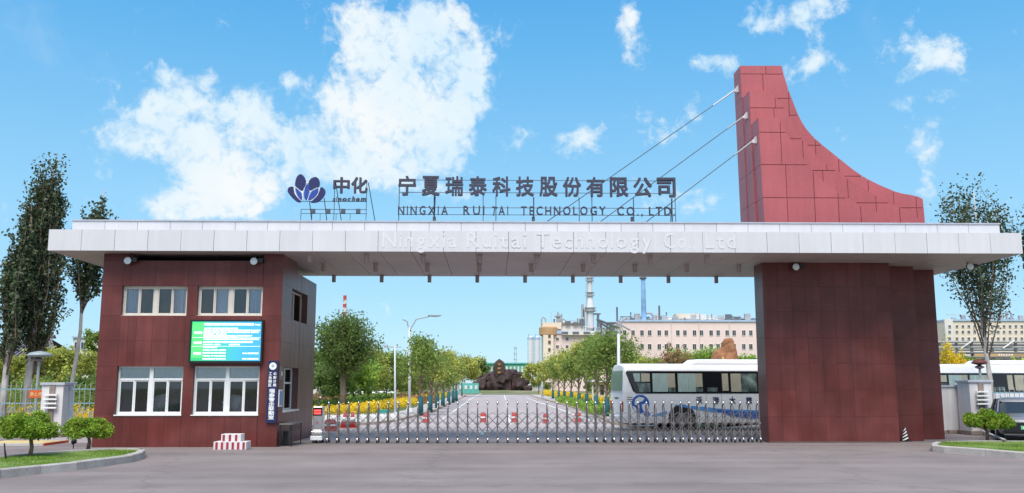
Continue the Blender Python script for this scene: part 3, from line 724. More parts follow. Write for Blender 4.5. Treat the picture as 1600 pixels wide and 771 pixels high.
for (a, b) in WU: MB().box(a+.002, b-.002, YB+.002, YB+.20, ZU[0]-.02, ZU[0]+.006).build('window_sill', CREAMFR, gh)
# desk clutter behind the ground floor glass (boxes of the room's furnishing)
for (a, b) in WL:
    MB().box(a+.1, b-.1, YB+.55, YB+1.1, ZL[0]-.3, ZL[0]+.05).build('desk', STEELDK, gh)
def side_window(y0, y1, z0, z1, frm, transom):
    xf = BX1 - .27; m = MB(); m.box(xf, xf+.06, y0, y0+.05, z0, z1); m.box(xf, xf+.06, y1-.05, y1, z0, z1); m.box(xf, xf+.06, y0+.05, y1-.05, z0, z0+.05); m.box(xf, xf+.06, y0+.05, y1-.05, z1-.05, z1)
    m.box(xf, xf+.058, (y0+y1)/2-.03, (y0+y1)/2+.03, z0+.05, z1-.05)
    if transom: zt = z1 - (z1-z0)*.36; m.box(xf+.003, xf+.07, y0+.05, y1-.05, zt-.03, zt+.03)
    w_ = m.build('window', frm, gh); MB().box(xf+.02, xf+.026, y0+.05, y1-.05, z0+.05, z1-.05).build('pane', GLASS, w_)
    m = MB(); m.box(xf-.25, xf-.2, y0, y1, z0, z1); m.build('curtain', CURT_D, w_)
side_window(*SW[0], *SU, CREAMFR, False); side_window(SWL[0], SWL[1], *SL, WHITEFR, True)
MB().box(BX1-.27, BX1+.06, SWL[0]-.02, SWL[1]+.02, SL[0]-.05, SL[0]+.004).build('window_sill', WHITEFR, gh)
cp = thing('flower_pot', 'small orange pot behind the ground floor window glass', 'pot', (gx(219, 640), YB+.42, ZL[0]+.052))
MB().lathe([(.06, 0), (.10, .12), (.11, .16), (.09, .17)]).build('pot', ORANGE, cp); MB().ball((0, 0, .2), .1, .1, .06).build('plant', L_GOLD, cp) if False else None
cp.location = (gx(219, 640), YB+.42, ZL[0] + .007)
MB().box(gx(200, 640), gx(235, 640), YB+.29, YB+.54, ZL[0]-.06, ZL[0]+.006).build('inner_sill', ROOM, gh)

# sheeted piles standing on the sills inside
for px, wv_, lab in ((243, .30, 'pale crumpled plastic sheet pile behind the glass over the orange pot'), (356, .26, 'grey crumpled sheet pile behind the ground floor glass under the screen')):
    q = Vector((gx(px, 625), YB + .62, ZL[0] + .28)); t = thing('sheeted_pile', lab, 'plastic sheet', tuple(q))
    bm = bmesh.new(); bmesh.ops.create_icosphere(bm, subdivisions=3, radius=1)
    for v in bm.verts:
        d = v.co.normalized(); k_ = 1 + .30 * mnoise.noise(d * 2.2 + Vector((px, 0, 0))) + .22 * mnoise.noise(d * 6 + Vector((px, 1, 0))); v.co = Vector((d.x * wv_ * 1.3, d.y * .16, d.z * .34)) * k_
    me = bpy.data.meshes.new('sheet'); bm.to_mesh(me); bm.free(); put('sheet', me, WALLW, t)
# LED board
sc_ = [P(297.5, 500, YB-.16), P(409, 568, YB-.16)]; sx0, sx1, sz1, sz0 = sc_[0].x, sc_[1].x, sc_[0].z, sc_[1].z
led = thing('information_screen', 'wide lit green and cyan LED board full of white text on the guardhouse', 'screen', ((sx0+sx1)/2, YB-.16, sz0))
m = MB(); fw = .055
m.box(sx0, sx1, YB-.10, YB-.004, sz0, sz1); m.box(sx0, sx0+fw, YB-.17, YB-.101, sz0, sz1); m.box(sx1-fw, sx1, YB-.17, YB-.101, sz0, sz1); m.box(sx0+fw, sx1-fw, YB-.17, YB-.101, sz0, sz0+fw+.02); m.box(sx0+fw, sx1-fw, YB-.17, YB-.101, sz1-fw, sz1)
m.build('casing', BLACKP, led)
a0, a1, b0, b1 = sx0+fw, sx1-fw, sz0+fw+.02, sz1-fw
LEDM = bpy.data.materials.new('led_display'); LEDM.use_nodes = True; t_ = LEDM.node_tree; bs_ = t_.nodes['Principled BSDF']
tcx = t_.nodes.new('ShaderNodeTexCoord'); cr = t_.nodes.new('ShaderNodeValToRGB'); mp = t_.nodes.new('ShaderNodeMapping'); mp.inputs['Rotation'].default_value = (0, R(12), 0)
t_.links.new(tcx.outputs['Generated'], mp.inputs[0]); sp_ = t_.nodes.new('ShaderNodeSeparateXYZ'); t_.links.new(mp.outputs[0], sp_.inputs[0])
nn = t_.nodes.new('ShaderNodeTexNoise'); nn.inputs['Scale'].default_value = 2.2; t_.links.new(tcx.outputs['Generated'], nn.inputs['Vector'])
ma = t_.nodes.new('ShaderNodeMath'); ma.operation = 'MULTIPLY_ADD'; t_.links.new(nn.outputs[0], ma.inputs[0]); ma.inputs[1].default_value = .5; 
mb_ = t_.nodes.new('ShaderNodeMath'); mb_.operation = 'SUBTRACT'; t_.links.new(sp_.outputs[0], mb_.inputs[0]); mb_.inputs[1].default_value = .25; t_.links.new(mb_.outputs[0], ma.inputs[2])
t_.links.new(ma.outputs[0], cr.inputs[0]); e_ = cr.color_ramp.elements
e_[0].position = .05; e_[0].color = (.03, .55, .18, 1); e_[1].position = .95; e_[1].color = (.05, .42, .80, 1); q_ = e_.new(.45); q_.color = (.05, .55, .48, 1)
t_.links.new(cr.outputs[0], bs_.inputs['Emission Color']); bs_.inputs['Emission Strength'].default_value = .72; bs_.inputs['Base Color'].default_value = (.02, .02, .02, 1); bs_.inputs['Roughness'].default_value = .4
MB().box(a0, a1, YB-.125, YB-.102, b0, b1).build('display', LEDM, led)
GRN = mat('green_led_column', (.07, .72, .13), .5, var=.03, emit=.62); LEDW = mat('white_led_text', (.95, 1, .98), .5, var=0, var2=0, emit=.62)
cw = (a1-a0) * .165; rows = [(b1 - .02, b1 - (b1-b0)*.40), (b1 - (b1-b0)*.415, b1 - (b1-b0)*.62), (b1 - (b1-b0)*.635, b0+.10)]
m = MB()
for zt_, zb_ in rows: m.box(a0+.02, a0+cw, YB-.130, YB-.1255, zb_, zt_)
m.build('green_column', GRN, led)
m = MB()
for zq in (.405, .63): m.box(a0+.02, a1-.02, YB-.131, YB-.1252, b1-(b1-b0)*zq-.004, b1-(b1-b0)*zq+.004)
m.build('divider', LEDW, led)
LROWS = [(.17, .89, .035, .10, '宁夏瑞泰科技股份有限公司安全风险研判与承诺公告'), (.90, .98, .06, .095, '今天公告'),
 (.18, .66, .155, .195, '生产装置 运行数量 停产数量 检修数量'), (.17, .98, .205, .245, '特殊作业 动火作业 受限空间 高处作业 吊装作业 临时用电 动土作业'), (.17, .96, .253, .29, '装置状态 正常运行 试生产 开停车 检维修 承包商作业 变更作业'),
 (.17, .5, .298, .335, '重大危险源 一级二级三级'), (.17, .87, .343, .378, '罐区仓库等重大危险源是否处于安全状态 中控室监控是否运行'), (.17, .67, .385, .402, '危险化学品作业许可情况'),
 (.17, .97, .43, .47, '今天我公司已进行安全风险研判 各项安全风险防控措施已落实到位'), (.17, .88, .50, .545, '我承诺所有生产装置处于安全运行状态 罐区仓库安全风险有效管控'),
 (.17, .42, .57, .605, '主要负责人 已签字'), (.54, .70, .57, .605, '值班领导'), (.17, .37, .64, .675, '公告时间'), (.17, .5, .71, .745, '安全总监 生产负责人 带班领导'),
 (.17, .5, .78, .815, '应急电话 消防电话 值班电话'), (.17, .5, .855, .89, '气象条件 天气晴 风向西北'), (.17, .5, .93, .965, '危险源监控 视频正常'), (.74, .97, .79, .825, '电话 值班调度室'), (.74, .97, .93, .965, '电话 应急指挥部'),
 (.035, .15, .25, .31, '企业状态'), (.035, .15, .51, .57, '安全承诺'), (.035, .15, .78, .84, '公告信息')]
for u0, u1, v0, v1, s in LROWS:
    me, _, _ = text_mesh(s, w=(u1-u0)*(a1-a0), h=(v1-v0)*(b1-b0), depth=0, bold=.03, res=1)
    put('text_row', me, LEDW, led, (a0+u0*(a1-a0), YB-.1345, b1-v1*(b1-b0)))

# navy vertical board
n0 = P(416, 564, YB-.09); n1 = P(431, 661, YB-.09); nx0, nx1 = PX(417, 612, YB-.09), PX(433, 612, YB-.09)
nb = thing('vertical_sign', 'narrow navy vertical sign with white characters beside the guardhouse corner', 'sign', ((nx0+nx1)/2, YB-.06, n1.z))
MB().box(nx0, nx1, YB-.09, YB-.004, n1.z, n0.z).build('board', NAVY, nb)
wv = nx1-nx0; hv = n0.z-n1.z
MB().cyl(((nx0+nx1)/2, YB-.091, n0.z-.17), ((nx0+nx1)/2, YB-.099, n0.z-.17), .115, .115, 20).build('emblem', SIGNW, nb)
MB().cyl(((nx0+nx1)/2, YB-.0995, n0.z-.16), ((nx0+nx1)/2, YB-.101, n0.z-.16), .05, .05, 8).build('emblem_mark', COPING, nb)
for col_, s in ((0, '工业园区'), (1, '公安分局')):
    for i, ch in enumerate(s):
        me, _, _ = text_mesh(ch, w=.10, h=.095, depth=.006, bold=.03); put('character', me, SIGNW, nb, (nx0+.04+col_*.14, YB-.092, n0.z-.45-i*.118))
for i, ch in enumerate('瑞泰警企联勤室'):
    me, _, _ = text_mesh(ch, w=.18, h=.132, depth=.006, bold=.03); put('character', me, SIGNW, nb, (nx0+wv*.5-.09, YB-.092, n0.z-1.0-i*(hv-1.05)/6.4))

# security camera, notices
q = P(178.5, 482, YB-.2)
cc = thing('security_camera', 'small white bullet security camera on the guardhouse corner', 'camera', tuple(q))
MB().tube([(.0, .195, .05), (0, .1, .05), (0, .04, .02)], .02, 6).build('bracket', SIGNW, cc); MB().cyl((-.03, .12, .03), (.04, -.14, -.05), .055, .05, 10).build('housing', SIGNW, cc, smooth=False); MB().cyl((.04, -.14, -.05), (.046, -.16, -.056), .04, .04, 10).build('lens', BLACKP, cc)
def plate_side(name, label, cat, px0, px1, py0, py1, m_, th=.03):
    y0, y1 = side_y(px0), side_y(px1); z1 = PZ(px0, py0, y0); z0 = PZ(px0, py1, y0)
    t = thing(name, label, cat, (BX1+.004, (y0+y1)/2, z0)); MB().box(BX1+.004, BX1+th, y0, y1, z0, z1).build('backing_board', m_, t); return t, y0, y1, z0, z1
t, y0, y1, z0, z1 = plate_side('notice_plate', 'dull olive notice plate above the blue notice on the guardhouse side', 'notice', 437.5, 442.5, 572, 594, mat('olive_plate', (.17, .15, .11), .6)); MB().box(BX1+.03, BX1+.034, y0+.3*(y1-y0), y0+.6*(y1-y0), z0+.3*(z1-z0), z0+.6*(z1-z0)).build('paper', SIGNW, t)
t, y0, y1, z0, z1 = plate_side('notice_board', 'small white framed pale blue notice on the guardhouse side wall', 'notice', 436.5, 442, 609, 636, SIGNW); MB().box(BX1+.03, BX1+.034, y0+.12*(y1-y0), y1-.12*(y1-y0), z0+.05, z1-.05).build('paper', mat('blue_notice_paper', (.16, .32, .55), .6, var=.3, vs=12), t)

# ================================================================== RIGHT PYLON
pyl = thing('granite_pylon', 'wide dark red granite pylon of three stepped slabs carrying the canopy', 'pylon', (12.5, 32.5, 0))
AX0, AX1 = PX(1196.5, 560, 31.0), PX(1398, 560, 31.0)
def pylon_slab(x0, x1, y0, y1, step, west=True, east=True):
    MB().box(x0+.03, x1-.03, y0+.031, y1, 0, ZS-.002).build('core', GRANITE_CORE, pyl)
    z_ = [0, .86, 1.74, 2.62, 3.50, 4.38, 5.25, ZS-.003]; u_ = split([x0, x1], step)
    tiles('front', u_, z_, [], pyl, y0)
    if west: tiles('west', split([y0+.031, y1], 1.2), z_, [], pyl, x0)
    if east: tiles('side', split([y0+.031, y1], 1.2), z_, [], pyl, x1)
pylon_slab(AX0, AX1, 31.0, 32.0, .47)
BX_1 = PX(1436, 560, 31.9); pylon_slab(AX0 + 1.2, BX_1, 32.002 - .1, 33.0, .9, west=False)
CX_1 = PX(1470, 560, 32.8); pylon_slab(AX0 + 2.4, CX_1, 32.9, 34.6, .95, west=False)
MB().box(AX0-.0, AX1, 31.0-.02, 31.0-.002, 0, .05).build('foot_strip', GRANITE_CORE, pyl)

# ================================================================== RED TOWER ON THE ROOF
YT = 29.75
tower = thing('roof_tower', 'tall faded red metal clad tower with a swept concave back on the canopy roof', 'tower', (PX(1180, 345, YT), YT, ZP-.02))
def catmull(pts, k=6):
    out = []
    for i in range(len(pts)-1):
        p0 = pts[max(i-1, 0)]; p1 = pts[i]; p2 = pts[i+1]; p3 = pts[min(i+2, len(pts)-1)]
        for j in range(k):
            t = j/k; out.append(tuple(.5*((2*p1[a]) + (-p0[a]+p2[a])*t + (2*p0[a]-5*p1[a]+4*p2[a]-p3[a])*t*t + (-p0[a]+3*p1[a]-3*p2[a]+p3[a])*t**3) for a in (0, 1)))
    return out + [pts[-1]]
def clip(poly, x0, x1, z0, z1):
    for ax, lim, sgn in ((0, x0, 1), (0, x1, -1), (1, z0, 1), (1, z1, -1)):
        out = []
        for i in range(len(poly)):
            a, b = poly[i-1], poly[i]; ia = (a[ax]-lim)*sgn >= 0; ib = (b[ax]-lim)*sgn >= 0
            if ia != ib:
                t = (lim-a[ax])/(b[ax]-a[ax]); out.append((a[0]+(b[0]-a[0])*t, a[1]+(b[1]-a[1])*t))
            if ib: out.append(b)
        poly = out
        if len(poly) < 3: return []
    q = [poly[0]]
    for p in poly[1:]:
        if abs(p[0]-q[-1][0]) + abs(p[1]-q[-1][1]) > .004: q.append(p)
    return q
def area(p): return abs(sum(p[i-1][0]*p[i][1]-p[i][0]*p[i-1][1] for i in range(len(p))))/2
ZTB = ZP - .03
TW = [(YT, 30.55, [(1185, 184), (1217, 185)], [(1217, 185), (1240, 226), (1274, 272), (1305, 298), (1352, 325), (1374, 333), (1392, 348)]),
      (30.555, 31.4, [(1171, 142), (1203, 143)], [(1203, 143), (1226, 168), (1244, 203), (1274, 241), (1305, 265), (1345, 292), (1392, 318), (1424, 333), (1440, 348)]),
      (31.405, 32.3, [(1157, 103), (1221, 103)], [(1221, 103), (1234, 146), (1260, 202), (1310, 247), (1352, 278), (1400, 300), (1441.5, 312), (1445, 350)])]
for ti, (y0, y1, topl, curve) in enumerate(TW):
    cur = [(P(a, b, y0).x, P(a, b, y0).z) for a, b in catmull(curve)]
    lt = P(*topl[0], y0); xb = [PX(1195, 346, y0), PX(1181, 346, y0), PX(1169, 346, y0)][ti]
    prof = [(xb, ZTB), (lt.x, lt.z)] + cur; prof[-1] = (prof[-1][0], ZTB)
    if ti == 2: prof = [p for p in prof[:-1] if p[0] < P(1440, 312, y0).x] + [tuple(P(1442, 311.5, y0).xz), (P(1445.5, 346, y0).x, ZTB)]
    cx_ = sum(p[0] for p in prof)/len(prof)
    s_ = MB().prism_xz([(p[0]+(.02 if i < 2 else -.02), max(p[1]-.02, ZTB)) for i, p in enumerate(prof)], y0+.022, y1).build('slab_core', REDSEAM, tower)
    zs_ = [ZTB]; st = [1.02, 1.13, 1.12, 1.1, .62, .9, .85, .8, .9]
    for k in st: zs_.append(zs_[-1] + k)
    prev = None if ti == 0 else TWP
    for r in range(len(zs_)-1):
        x = min(p[0] for p in prof) - .01 + (0 if r % 2 else 0); widths = [.86, .92, .80, .74, .90, .84, .95, .8, .9, .88, .8, .9]
        for k in range(12):
            xa, xb_ = x, x + widths[(k + (r//2)*3 + ti*2) % 12]; x = xb_
            c = clip(prof, xa+.011, xb_-.011, zs_[r]+.011, zs_[r+1]-.011)
            if len(c) < 3 or area(c) < .01: continue
            jy = random.uniform(-.004, .003)
            MB().prism_xz(c, y0+jy, y0+.021+jy*.2).build('metal_panel', REDMETAL, tower)
    TWP = prof
    # the end face towards the stay cables, panel by panel
    for r in range(len(zs_)-1):
        za, zb = zs_[r], min(zs_[r+1], lt.z)
        if za >= lt.z - .05: break
        f = lambda z: xb + (lt.x - xb) * (z - ZTB) / (lt.z - ZTB)
        n_ = 1
        for h in range(n_):
            ya, yb = y0+.004+(y1-y0)*h/n_+.004, y0+(y1-y0)*(h+1)/n_-.004
            MB().add([(f(za)-.012, ya, za+.005), (f(za)-.012, yb, za+.005), (f(zb)-.012, yb, zb-.005), (f(zb)-.012, ya, zb-.005), (f(za)+.018, ya, za+.005), (f(za)+.018, yb, za+.005), (f(zb)+.018, yb, zb-.005), (f(zb)+.018, ya, zb-.005)],
                     [(0,3,2,1),(4,5,6,7),(0,1,5,4),(1,2,6,5),(2,3,7,6),(3,0,4,7)]).build('metal_panel', REDMETAL, tower)
    # top cap
    MB().box(lt.x, cur[0][0], y0+.01, y1, lt.z-.019, lt.z+.004).build('top_cap', REDMETAL, tower)
    # cable bracket on the end face
    bz = [PZ(1178, 215, y0), PZ(1162, 176, y0), PZ(1149, 134, y0)][ti]; bx = f(bz)
    m = MB(); m.box(bx-.055, bx-.013, (y0+y1)/2-.10, (y0+y1)/2+.10, bz-.12, bz+.12); m.add([(bx-.05, (y0+y1)/2-.02, bz-.1), (bx-.05, (y0+y1)/2-.02, bz+.1), (bx-.2, (y0+y1)/2-.02, bz-.06), (bx-.05, (y0+y1)/2+.02, bz-.1), (bx-.05, (y0+y1)/2+.02, bz+.1), (bx-.2, (y0+y1)/2+.02, bz-.06)], [(0,1,2),(5,4,3),(0,3,4,1),(1,4,5,2),(2,5,3,0)])
    m.build('cable_bracket', WALLW, tower)
    ym = (y0+y1)/2; e = [P(996, 345, ym), P(915, 345, ym), P(822, 345, ym)][ti]
    s = Vector((bx-.17, ym, bz-.06)); ez = Vector((e.x, ym, ZP+.0))
    cab = thing('stay_cable', ['lowest of the three stay cables from the red tower', 'middle stay cable from the red tower to the canopy', 'highest stay cable running from the red tower to the canopy'][ti], 'cable', tuple(ez), 'stay cables from the red tower')
    MB().cyl(s, ez, .017, .017, 6).build('cable', mat('steel_cable', (.10, .14, .20), .5) if ti == 0 else bpy.data.materials['steel_cable'], cab)
    MB().cyl(s, s.lerp(ez, .10 + .05*(ti == 0)), .030, .024, 8).build('cable_socket', POLEG if ti < 2 else POLE, cab); MB().box(ez.x-.08, ez.x+.08, ym-.06, ym+.06, ZP-.02, ZP+.05).build('anchor', STEELDK, cab)

# ================================================================== ROOF SIGN
YS = 29.45
def sx_p(px, py): return P(px, py, YS)
rs = thing('roof_sign', 'row of dark Chinese characters above English capitals on a thin roof frame', 'sign', (PX(840, 345, YS), YS, ZP))
def put_char(parent, ch, x0, x1, y0, y1, m_, bold=.022, depth=.10, shear=0, name='character', tilt=0):
    a = sx_p(x0, y1); b = sx_p(x1, y0); me, _, _ = text_mesh(ch, w=b.x-a.x, h=b.z-a.z, depth=depth, bold=bold, shear=shear)
    ob = put(name, me, m_, parent, (a.x, YS, a.z)); 
    if tilt: ob.rotation_euler = (0, tilt, 0)
    return ob
zh = '宁夏瑞泰科技股份有限公司'; pitch = (1055 - 622 - 29) / 11
for i, ch in enumerate(zh):
    x = 622 + i * pitch; put_char(rs, ch, x + .5, x + 28.5, 276 + i*.25, 306.5 + i*.25, LETTER, bold=.020)
def latin(parent, s, x0, x1, y0, y1, m_, bold=.012, shear=0, gapf=.26, tilt=None):
    ws = []
    for ch in s:
        c = bpy.data.curves.new('l', 'FONT'); c.body = ch; o = bpy.data.objects.new('l', c); m_2 = bpy.data.meshes.new_from_object(o); co = np.array([v.co[:2] for v in m_2.vertices]); bpy.data.objects.remove(o); bpy.data.curves.remove(c); bpy.data.meshes.remove(m_2)
        ws.append((co[:, 0].min(), co[:, 0].max(), co[:, 1].min(), co[:, 1].max()))
    tot = sum(b-a for a, b, _, _ in ws) + gapf*(len(s)-1); k = (x1-x0)/tot; x = x0; H_ = y1-y0; cap = max(h for _, _, _, h in ws)
    for i, (ch, (a, b, lo, hi)) in enumerate(zip(s, ws)):
        put_char(parent, ch, x, x+(b-a)*k, y1-hi/cap*H_, y1-lo/cap*H_, m_, bold, .07, shear, 'letter', (tilt or {}).get(i, 0)); x += (b-a+gapf)*k
latin(rs, 'NINGXIA', 622, 700, 322.5, 336.5, LETTER); latin(rs, 'RUI', 724, 757, 322.5, 336.5, LETTER); latin(rs, 'TAI', 767, 794, 322.8, 336.8, LETTER, tilt={0: .16})
latin(rs, 'TECHNOLOGY', 814, 946, 323.2, 337, LETTER); latin(rs, 'CO.,', 964, 1004, 323.8, 337.4, LETTER); latin(rs, 'LTD.', 1014, 1054, 324, 337.6, LETTER)
def frame_sign(parent, x0, x1, rails, posts, braces):
    for py in rails:
        a, b = sx_p(x0, py), sx_p(x1, py + .004*(x1-x0)); MB().cyl(a + Vector((0, .04, 0)), b + Vector((0, .04, 0)), .011, n=5).build('frame_rail', WIRE, parent)
    for px, py, r in posts:
        t = sx_p(px, py); MB().cyl((t.x, YS+.05, ZP), (t.x, YS+.05, t.z), r, n=5).build('frame_post', WIRE, parent)
    for (a, b, c, d) in braces:
        t = sx_p(a, b); q = P(c, d, YS + .9); MB().cyl((t.x, YS+.07, t.z), (q.x, YS+1.0, ZP-.03), .014, n=5).build('brace', WIRE, parent)
frame_sign(rs, 624, 1055, [281, 300.5, 324, 335], [(624, 281, .014), (678.5, 305, .02), (755, 305, .012), (775, 305, .014), (834, 308, .02), (905, 308, .014), (925, 308, .014), (990, 308, .018), (1050, 310, .022), (1055, 300, .012)], [(680, 306, 678, 344), (834, 308, 833, 344), (1050, 310, 1048, 344)])
for px in (678.5, 833.5, 988.5): t = sx_p(px, 340); MB().box(t.x-.05, t.x+.05, YS+.0, YS+.13, ZP, t.z+.02).build('foot_clamp', WIRE, rs)
lg = thing('logo_sign', 'indigo petal logo with two Chinese characters on a spindly roof frame', 'sign', (PX(510, 345, YS), YS, ZP))
Zx = lambda x, y: (440 + x * 160/1451, 265 + y * 85/771)              # marks measured on an enlarged crop
PET = [('petal', PETAL_D, [(275, 75), (325, 110), (350, 180), (340, 240), (290, 305), (235, 270), (200, 240), (200, 190), (225, 110)]),
       ('petal', PETAL_D, [(480, 115), (520, 130), (542, 180), (535, 245), (470, 275), (412, 305), (395, 250), (385, 200), (420, 140)]),
       ('petal', PETAL_D, [(110, 262), (165, 252), (178, 285), (195, 360), (265, 440), (275, 468), (215, 460), (130, 380), (92, 315)]),
       ('petal', PETAL_D, [(600, 272), (625, 320), (600, 390), (520, 465), (420, 475), (455, 440), (520, 370), (550, 300), (560, 262)]),
       ('petal', PETAL_B, [(205, 275), (250, 310), (290, 355), (296, 435), (255, 410), (220, 350)]),
       ('petal', PETAL_B, [(375, 215), (398, 260), (400, 310), (382, 400), (350, 440), (325, 395), (330, 300), (350, 240)]),
       ('petal', PETAL_B, [(525, 280), (520, 340), (465, 410), (395, 438), (388, 420), (425, 335), (470, 300)])]
RIM_ = [[(185, 260), (200, 350), (268, 440)], [(205, 258), (260, 300), (300, 340)], [(300, 345), (320, 300), (345, 220), (378, 195), (405, 240), (405, 330)], [(300, 345), (305, 440)], [(405, 335), (450, 290), (515, 262)], [(545, 270), (510, 370), (435, 440)], [(400, 345), (375, 440)]]
def smooth_closed(pts, k=4):
    out = []; n = len(pts)
    for i in range(n):
        p0, p1, p2, p3 = pts[i-1], pts[i], pts[(i+1) % n], pts[(i+2) % n]
        for j in range(k):
            t = j/k; out.append(tuple(.5*((2*p1[a]) + (-p0[a]+p2[a])*t + (2*p0[a]-5*p1[a]+4*p2[a]-p3[a])*t*t + (-p0[a]+3*p1[a]-3*p2[a]+p3[a])*t**3) for a in (0, 1)))
    return out
for nm, m_, pts in PET:
    pl = [sx_p(*Zx(*q)) for q in smooth_closed(pts)]; MB().prism_xz([(q.x, q.z) for q in pl], YS-.08, YS).build(nm, m_, lg)
for pts in RIM_:
    pl = [sx_p(*Zx(*q)) for q in catmull(pts, 4)]; MB().tube([(q.x, YS-.05, q.z) for q in pl], .024, 5).build('petal_edge', SIGNW, lg)
put_char(lg, '中', 521, 547, 278, 303, LETTER, bold=.02); put_char(lg, '化', 549, 575, 278, 303, LETTER, bold=.02)
latin(lg, 'sinochem', 520, 573, 307.5, 315.5, LETTER, bold=.03, shear=.25, gapf=.08)
frame_sign(lg, 470, 573, [314.5, 327, 333.5], [(470, 327, .011), (487, 333, .011), (500, 333, .009), (525, 333, .009), (547, 333, .009), (573, 283, .011), (523, 281, .012)], [(483, 314, 488, 344), (506, 309, 512, 338), (524, 284, 535, 338), (575, 285, 588, 344)])
for x in (489, 512.5, 536, 559.5): t = sx_p(x, 330); MB().box(t.x-.07, t.x+.07, YS-.02, YS+.05, t.z-.07, t.z+.07).build('frame_clamp', WIRE, lg)

# ================================================================== SLIDING GATE
def gX(px): return PX(px, 690, YG)
posts = [512 + 15.6*i for i in range(27)]; 
while posts[-1] < 1183: posts.append(posts[-1] + 13.4)
posts = [p for p in posts if p < 1192]; NX = [gX(p) for p in posts]
gate = thing('sliding_gate', 'low stainless steel concertina gate closed across the entrance', 'gate', (NX[0], YG, 0))
HB = 1.36; dy = .17
hp = MB(); arc = [(-dy, .10), (-dy, .55), (-dy, 1.05)] + [(-dy*math.cos(t), 1.07 + .21*math.sin(t)) for t in (R(20), R(50), R(90), R(130), R(160))] + [(dy, 1.05), (dy, .55), (dy, .10)]
hp.tube([(0, a, b) for a, b in arc], .021, 7)
for s in (-1, 1): hp.box(-.03, .03, s*dy-.03, s*dy+.03, .16, .40); hp.box(-.04, .04, s*dy-.04, s*dy+.04, .62, .68)
hoop_me = hp.mesh('hoop', smooth=False); hoop_me.materials.append(STEELDK)
fp_ = MB(); fp_.lathe([(.016, 1.27), (.036, 1.30), (.036, 1.33), (.014, 1.35), (.004, 1.40)], n=8); fin_me = fp_.mesh('finial', smooth=True); fin_me.materials.append(CHROME)
cas = []
for s in (-1, 1):
    a_ = MB().tube([(0, s*dy, .22), (.012, s*(dy+.05), .13), (.018, s*(dy+.075), .06)], .03, 6, rs=[.026, .034, .038]).mesh('caster_arm', smooth=True); a_.materials.append(CHROME)
    w_ = MB().cyl((-.02, s*(dy+.07), .05), (.03, s*(dy+.07), .05), .05, .05, 10).mesh('caster_wheel'); w_.materials.append(TYRE); cas += [('caster_arm', a_), ('caster_wheel', w_)]
for x in NX:
    h = put('hoop', hoop_me, None, gate, (x, YG, 0))
    for nm, me in [('finial', fin_me)] + cas: put(nm, me, None, h, (x, YG, 0))
_bars = {}
def bar_mesh(dx, z0, z1, yo):
    k = (round(dx, 3), z0, z1, yo)
    if k not in _bars:
        d = Vector((dx, 0, z1-z0)); s = Vector((-d.z, 0, d.x)).normalized() * .0085; m = MB(); a = Vector((0, yo, z0)); b = Vector((dx, yo, z1)); t = Vector((0, .008, 0))
        m.add([a-s-t, b-s-t, b+s-t, a+s-t, a-s+t, b-s+t, b+s+t, a+s+t], [(0,1,2,3),(7,6,5,4),(0,4,5,1),(1,5,6,2),(2,6,7,3),(3,7,4,0)])
        me = m.mesh('lattice_bar'); me.materials.append(STEELDK); _bars[k] = me
    return _bars[k]
back = MB(); LV = [(.22, .56), (.56, .90)]; 
for x0, x1 in zip(NX[:-1], NX[1:]):
    for z0, z1 in LV:
        for a, b, yo in ((z0, z1, -dy-.036), (z1, z0, -dy-.056)):
            put('lattice_bar', bar_mesh(x1-x0, a, b, yo), None, gate, (x0, YG, 0))
            d = Vector((x1-x0, 0, b-a)); s = Vector((-d.z, 0, d.x)).normalized()*.008; p = Vector((x0, YG-yo, a)); q = Vector((x1, YG-yo, b)); back.add([p-s, q-s, q+s, p+s], [(0,1,2,3)])
    # the short raised scissor above the upper pivots
    xm = (x0+x1)/2
    put('lattice_bar', bar_mesh((x1-x0)/2, .90, 1.0, -dy-.036), None, gate, (x0, YG, 0)); put('lattice_bar', bar_mesh((x1-x0)/2, 1.0, .90, -dy-.036), None, gate, (xm, YG, 0))
bk = back.build('rear_lattice', STEELDK, gate); bk['kind'] = 'stuff'
hx0, hx1 = gX(489.5), gX(504.5)
hd = MB().box(hx0, hx1, YG-.24, YG+.24, .42, 1.20).build('motor_head', STEEL, gate, bevel=.02)
MB().box(hx0+.01, hx1-.01, YG-.255, YG-.241, .90, 1.17).build('display', BLACKP, hd)
m = MB()
for z in (.975, 1.065):
    for i in range(5): x = hx0 + .045 + i*(hx1-hx0-.09)/5; m.box(x, x+.04, YG-.262, YG-.2555, z-.022, z+.03)
m.build('led_text', LEDRED, hd)
MB().cyl(((hx0+hx1)/2, YG-.245, .68), ((hx0+hx1)/2, YG-.238, .68), .035, n=10).build('badge', CONER, hd)
MB().box(hx0-.03, hx1+.02, YG-.30, YG+.30, .27, .40).build('bumper', CHROME, hd, bevel=.02); MB().box(hx0-.05, hx1+.02, YG-.32, YG+.32, .10, .25).build('bumper', SIGNW, hd, bevel=.02)
for s in (-1, 1):
    for x in (hx0+.05, hx1-.05): MB().cyl((x-.03, YG+s*.25, .06), (x+.03, YG+s*.25, .06), .06, n=12).build('wheel', TYRE, hd)
MB().tube([((hx0+hx1)/2, YG, 1.19), ((hx0+hx1)/2, YG, 1.36), ((hx0+hx1)/2+.04, YG-.1, 1.46)], .025, 6).build('signal_post', STEELDK, hd); MB().ball(((hx0+hx1)/2+.05, YG-.13, 1.49), .05, n=8, m=5).build('signal_lamp', CHROME, hd, smooth=True)

